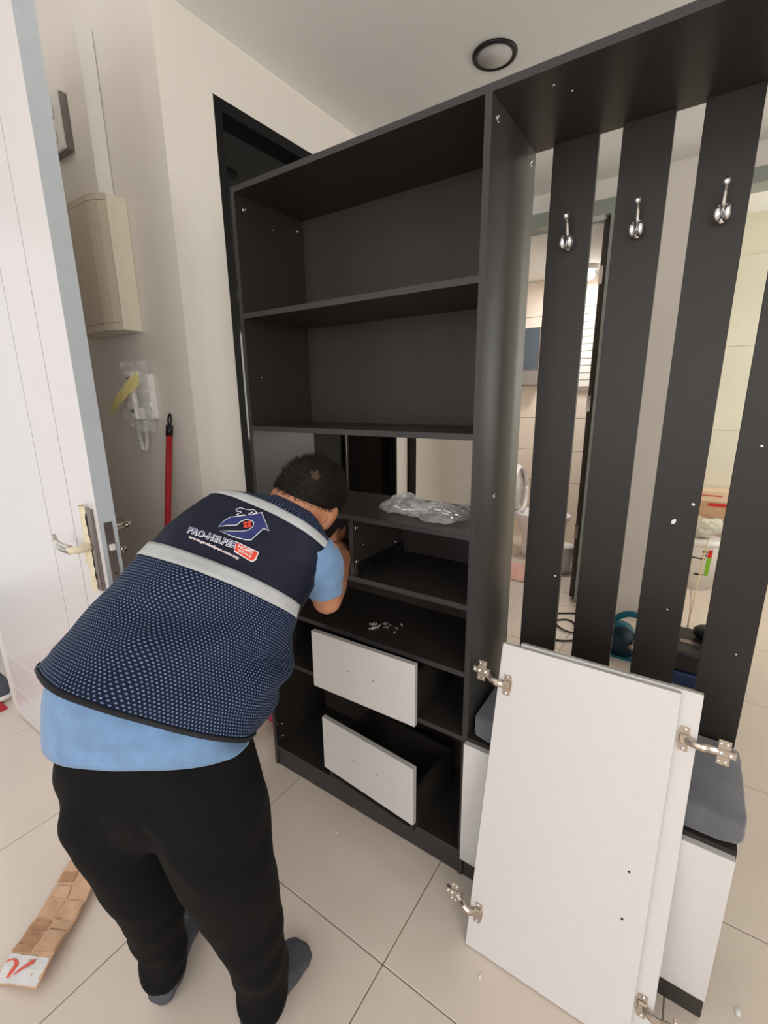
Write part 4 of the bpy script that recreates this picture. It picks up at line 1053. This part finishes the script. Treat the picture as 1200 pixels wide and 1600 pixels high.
for v in tme_.vertices:
    z = v.co.z; n_ = v.normal
    leg = max(0.0, min(1.0, (0.55 - z) / 0.4))
    k = 0.009 * noise.noise(Vector((v.co.x * 10, v.co.y * 10, z * 7))) + 0.012 * leg * noise.noise(Vector((v.co.x * 9 + 2 * z, v.co.y * 9 - 3 * z, z * 15)))
    k += 0.006 * max(0, 1 - abs(z - 0.66) / 0.12) * sin(v.co.x * 60 + z * 40 * (1 if v.co.x > 0.5 else -1))
    v.co += n_ * k
trou = attach('trousers', tme_)

# body: one continuous figure (head, neck, trunk, arms with hands, legs with feet)
HC = Vector((0.452, -0.218, 1.153))
hu = Vector((0.10, 0.74, 0.66)).normalized(); hl = Vector((0.93, 0.16, -0.33)); hl = (hl - hu * hl.dot(hu)).normalized(); hf = hu.cross(hl).normalized()
bm = bmesh.new()
bell(bm, HC + hu * 0.015 - hf * 0.008, (hl, hf, hu), (0.074, 0.092, 0.098), 28, 20)
bell(bm, HC - hu * 0.045 + hf * 0.028, (hl, hf, hu), (0.058, 0.060, 0.068), 24, 16)
bell(bm, HC - hu * 0.015 + hf * 0.094, (hl, hf, hu), (0.013, 0.016, 0.022), 12, 8)           # nose
bell(bm, HC - hu * 0.058 + hf * 0.083, (hl, hf, hu), (0.024, 0.010, 0.008), 12, 8)           # lips
bell(bm, HC - hu * 0.095 + hf * 0.060, (hl, hf, hu), (0.025, 0.020, 0.018), 12, 8)           # chin
for s in (-1, 1):
    bell(bm, HC + hu * 0.012 + hf * 0.078 + hl * s * 0.032, (hl, hf, hu), (0.014, 0.010, 0.009), 12, 8)   # eyes
    bell(bm, HC - hu * 0.012 - hf * 0.006 + hl * s * 0.081, ((hl * s - hf * 0.5).normalized(), hf, hu), (0.0075, 0.019, 0.031), 14, 10)  # ears
NB = torso(6.6, pi / 2, 0, 0) - Vector((0.05, -0.1, 0.24)).normalized() * 0.0 - Vector((0.0, -0.03, 0.055))
btube(bm, [NB - hu * 0.06, NB, HC - hu * 0.05 - hf * 0.022, HC - hu * 0.0 - hf * 0.02], [0.070, 0.058, 0.054, 0.055], 20)
ax = [torso(s, pi / 2, 0, 0) - (torso(s, pi / 2, 0, 0) - torso(s, -pi / 2, 0, 0)) * 0.45 for s in (0.3, 1, 2, 3, 4, 5, 6)]
btube(bm, [PV - Vector((0, 0, 0.02))] + ax, [0.085, 0.085, 0.095, 0.095, 0.095, 0.095, 0.08, 0.06], 20)
def arm(sh_, el, wr, hd, pin):
    btube(bm, [ax[5].lerp(sh_, 0.4), sh_, sh_.lerp(el, 0.5), el, el.lerp(wr, 0.25), el.lerp(wr, 0.6), wr], [0.05, 0.046, 0.042, 0.036, 0.038, 0.032, 0.024], 16)
    bell(bm, el, XYZ, (0.036, 0.036, 0.036), 14, 10)
    d = (hd - wr).normalized(); sx2 = Vector(pin); sx2 = (sx2 - d * sx2.dot(d)).normalized(); nz = d.cross(sx2)
    bell(bm, wr + d * 0.045, (sx2, nz, d), (0.038, 0.015, 0.05), 14, 10)
    for k, (off, ln) in enumerate(((-0.028, 0.055), (-0.010, 0.07), (0.009, 0.074), (0.027, 0.066))):
        b0 = wr + d * 0.075 + sx2 * off
        btube(bm, [b0, b0 + d * ln * 0.45 - nz * 0.006, b0 + d * ln * 0.75 - nz * 0.022, b0 + d * ln * 0.85 - nz * 0.040], [0.0088, 0.0084, 0.0078, 0.0066], 8)
    b0 = wr + d * 0.025 + sx2 * 0.030
    btube(bm, [b0, b0 + sx2 * 0.022 + d * 0.022 - nz * 0.01, b0 + sx2 * 0.022 + d * 0.052 - nz * 0.024], [0.011, 0.0095, 0.0078], 8)
arm(RSH, REL, RWR, Vector((0.31, 0.10, 0.935)), (-0.6, -0.4, 0.6))
arm(LSH, LEL, LWR, Vector((0.255, 0.12, 0.925)), (0.7, 0.0, 0.7))
for h_, k_, a_ in ((HL, KL, AL), (HR, KR, AR)):
    btube(bm, [h_, h_.lerp(k_, 0.5), k_, k_.lerp(a_, 0.4), a_ + Vector((0, 0, 0.03)), a_], [0.085, 0.070, 0.052, 0.046, 0.034, 0.030], 16)
TOEL, TOER = Vector((0.213, -0.520, 0.0)), Vector((0.532, -0.402, 0.0))
def foot(bm, a_, toe, gr):
    h0 = Vector((a_.x, a_.y, 0)); d = (toe - h0).normalized(); sx2 = Vector((d.y, -d.x, 0)); ln = (toe - h0).length
    st = [(-0.045, 0.026, 0.055, 0.03), (-0.02, 0.034, 0.075, 0.03), (0.25 * ln, 0.036, 0.075, 0), (0.5 * ln, 0.041, 0.058, 0), (0.75 * ln, 0.045, 0.042, 0), (0.92 * ln, 0.038, 0.032, 0), (1.0 * ln, 0.020, 0.022, 0)]
    R_ = []
    for t_, wd, ht, _ in st:
        c = h0 + d * (t_ * (0.82 if gr < 0 else 1.0))
        R_.append([bm.verts.new(c + sx2 * ((wd + gr) * cos(a)) + Vector((0, 0, (0.012 if gr < 0 else 0.001) + max(0.0, (ht + gr) * (0.5 + 0.5 * sin(a)))))) for a in [2 * pi * k / 16 for k in range(16)]])
    for p, q in zip(R_, R_[1:]):
        for k in range(16): bm.faces.new((p[k], p[(k + 1) % 16], q[(k + 1) % 16], q[k]))
    bm.faces.new(R_[0]); bm.faces.new(R_[-1])
foot(bm, AL, TOEL, -0.012); foot(bm, AR, TOER, -0.012)
body_me = voxel(bm, 'body', SKIN, 0.0055, 3, 0.5)
attach('body', body_me)
for a_, toe in ((AL, TOEL), (AR, TOER)):
    bm = bmesh.new(); foot(bm, a_, toe, 0.003)
    btube(bm, [Vector((a_.x, a_.y, 0.03)), a_ + Vector((0, 0, 0.06))], [0.045, 0.045], 16)
    sme = voxel(bm, 'sock', SOCK, 0.006, 4, 0.5)
    for v in sme.vertices:
        v.co += v.normal * 0.003 * noise.noise(v.co * 45); v.co.z = max(0.0005, v.co.z)
    attach('sock', sme)

# hair: a fitted cap with short strands
bm = bmesh.new(); random.seed(5)
def head_pt(ph, az, off=0.0):
    d = hl * (sin(ph) * cos(az) * (0.0775 + off)) + hf * (sin(ph) * sin(az) * (0.0955 + off)) + hu * (cos(ph) * (0.102 + off))
    return HC + hu * 0.015 - hf * 0.008 + d
def hair_limit(az):
    # how far down from the crown the hair reaches, by direction (back of head lowest)
    b = -sin(az)                              # 1 at the back, -1 at the face
    return 1.05 + 1.02 * max(0.0, 0.5 + 0.5 * b) ** 0.8
NA, NP = 64, 26; G = []
for i in range(1, NP + 1):
    row = []
    for j in range(NA):
        az = 2 * pi * j / NA; ph = hair_limit(az) * i / NP
        edge = max(0.0, (i / NP - 0.72) / 0.28)
        row.append(bm.verts.new(head_pt(ph, az, 0.004 * (1 - edge) - 0.0015 * edge + 0.0015 * noise.noise(Vector((ph * 9, cos(az) * 5, sin(az) * 5))))))
    G.append(row)
tp_ = bm.verts.new(head_pt(0, 0, 0.004))
for j in range(NA): bm.faces.new((tp_, G[0][j], G[0][(j + 1) % NA]))
for a, b in zip(G, G[1:]):
    for j in range(NA): bm.faces.new((a[j], b[j], b[(j + 1) % NA], a[(j + 1) % NA]))
for f in bm.faces: f.smooth = True
whorl = (c_rt * 0.31 + c_up * 0.57 - fwd * 0.76).normalized()     # thin crown patch
for f in bm.faces:
    if ((f.calc_center_median() - HC).normalized() - whorl).length < 0.10: f.material_index = 1
for k in range(5200):
    az = random.uniform(0, 2 * pi); ph = hair_limit(az) * math.sqrt(random.random()) * 1.02
    p = head_pt(ph, az, 0.001); nrm = (p - HC).normalized()
    if nrm.dot(whorl) > 0.992 and random.random() < 0.6: continue
    dirn = (nrm - whorl * nrm.dot(whorl)); dirn = dirn.normalized() if dirn.length > 1e-3 else hl
    dirn = (dirn * 0.9 + nrm * 0.38 + Vector((random.gauss(0, .25), random.gauss(0, .25), random.gauss(0, .25)))).normalized()
    ln = random.uniform(0.010, 0.020) * (0.55 if ph / hair_limit(az) > 0.8 else 1.0); sd_ = nrm.cross(dirn).normalized() * 0.0006
    q = p + dirn * ln
    bm.faces.new((bm.verts.new(p - sd_), bm.verts.new(p + sd_), bm.verts.new(q)))
hair = attach('hair', to_mesh('hair', bm, [HAIR, mat('thinning_scalp', (72, 49, 37), 0.6, var=0.3, scale=120)], recalc=False), man, True)
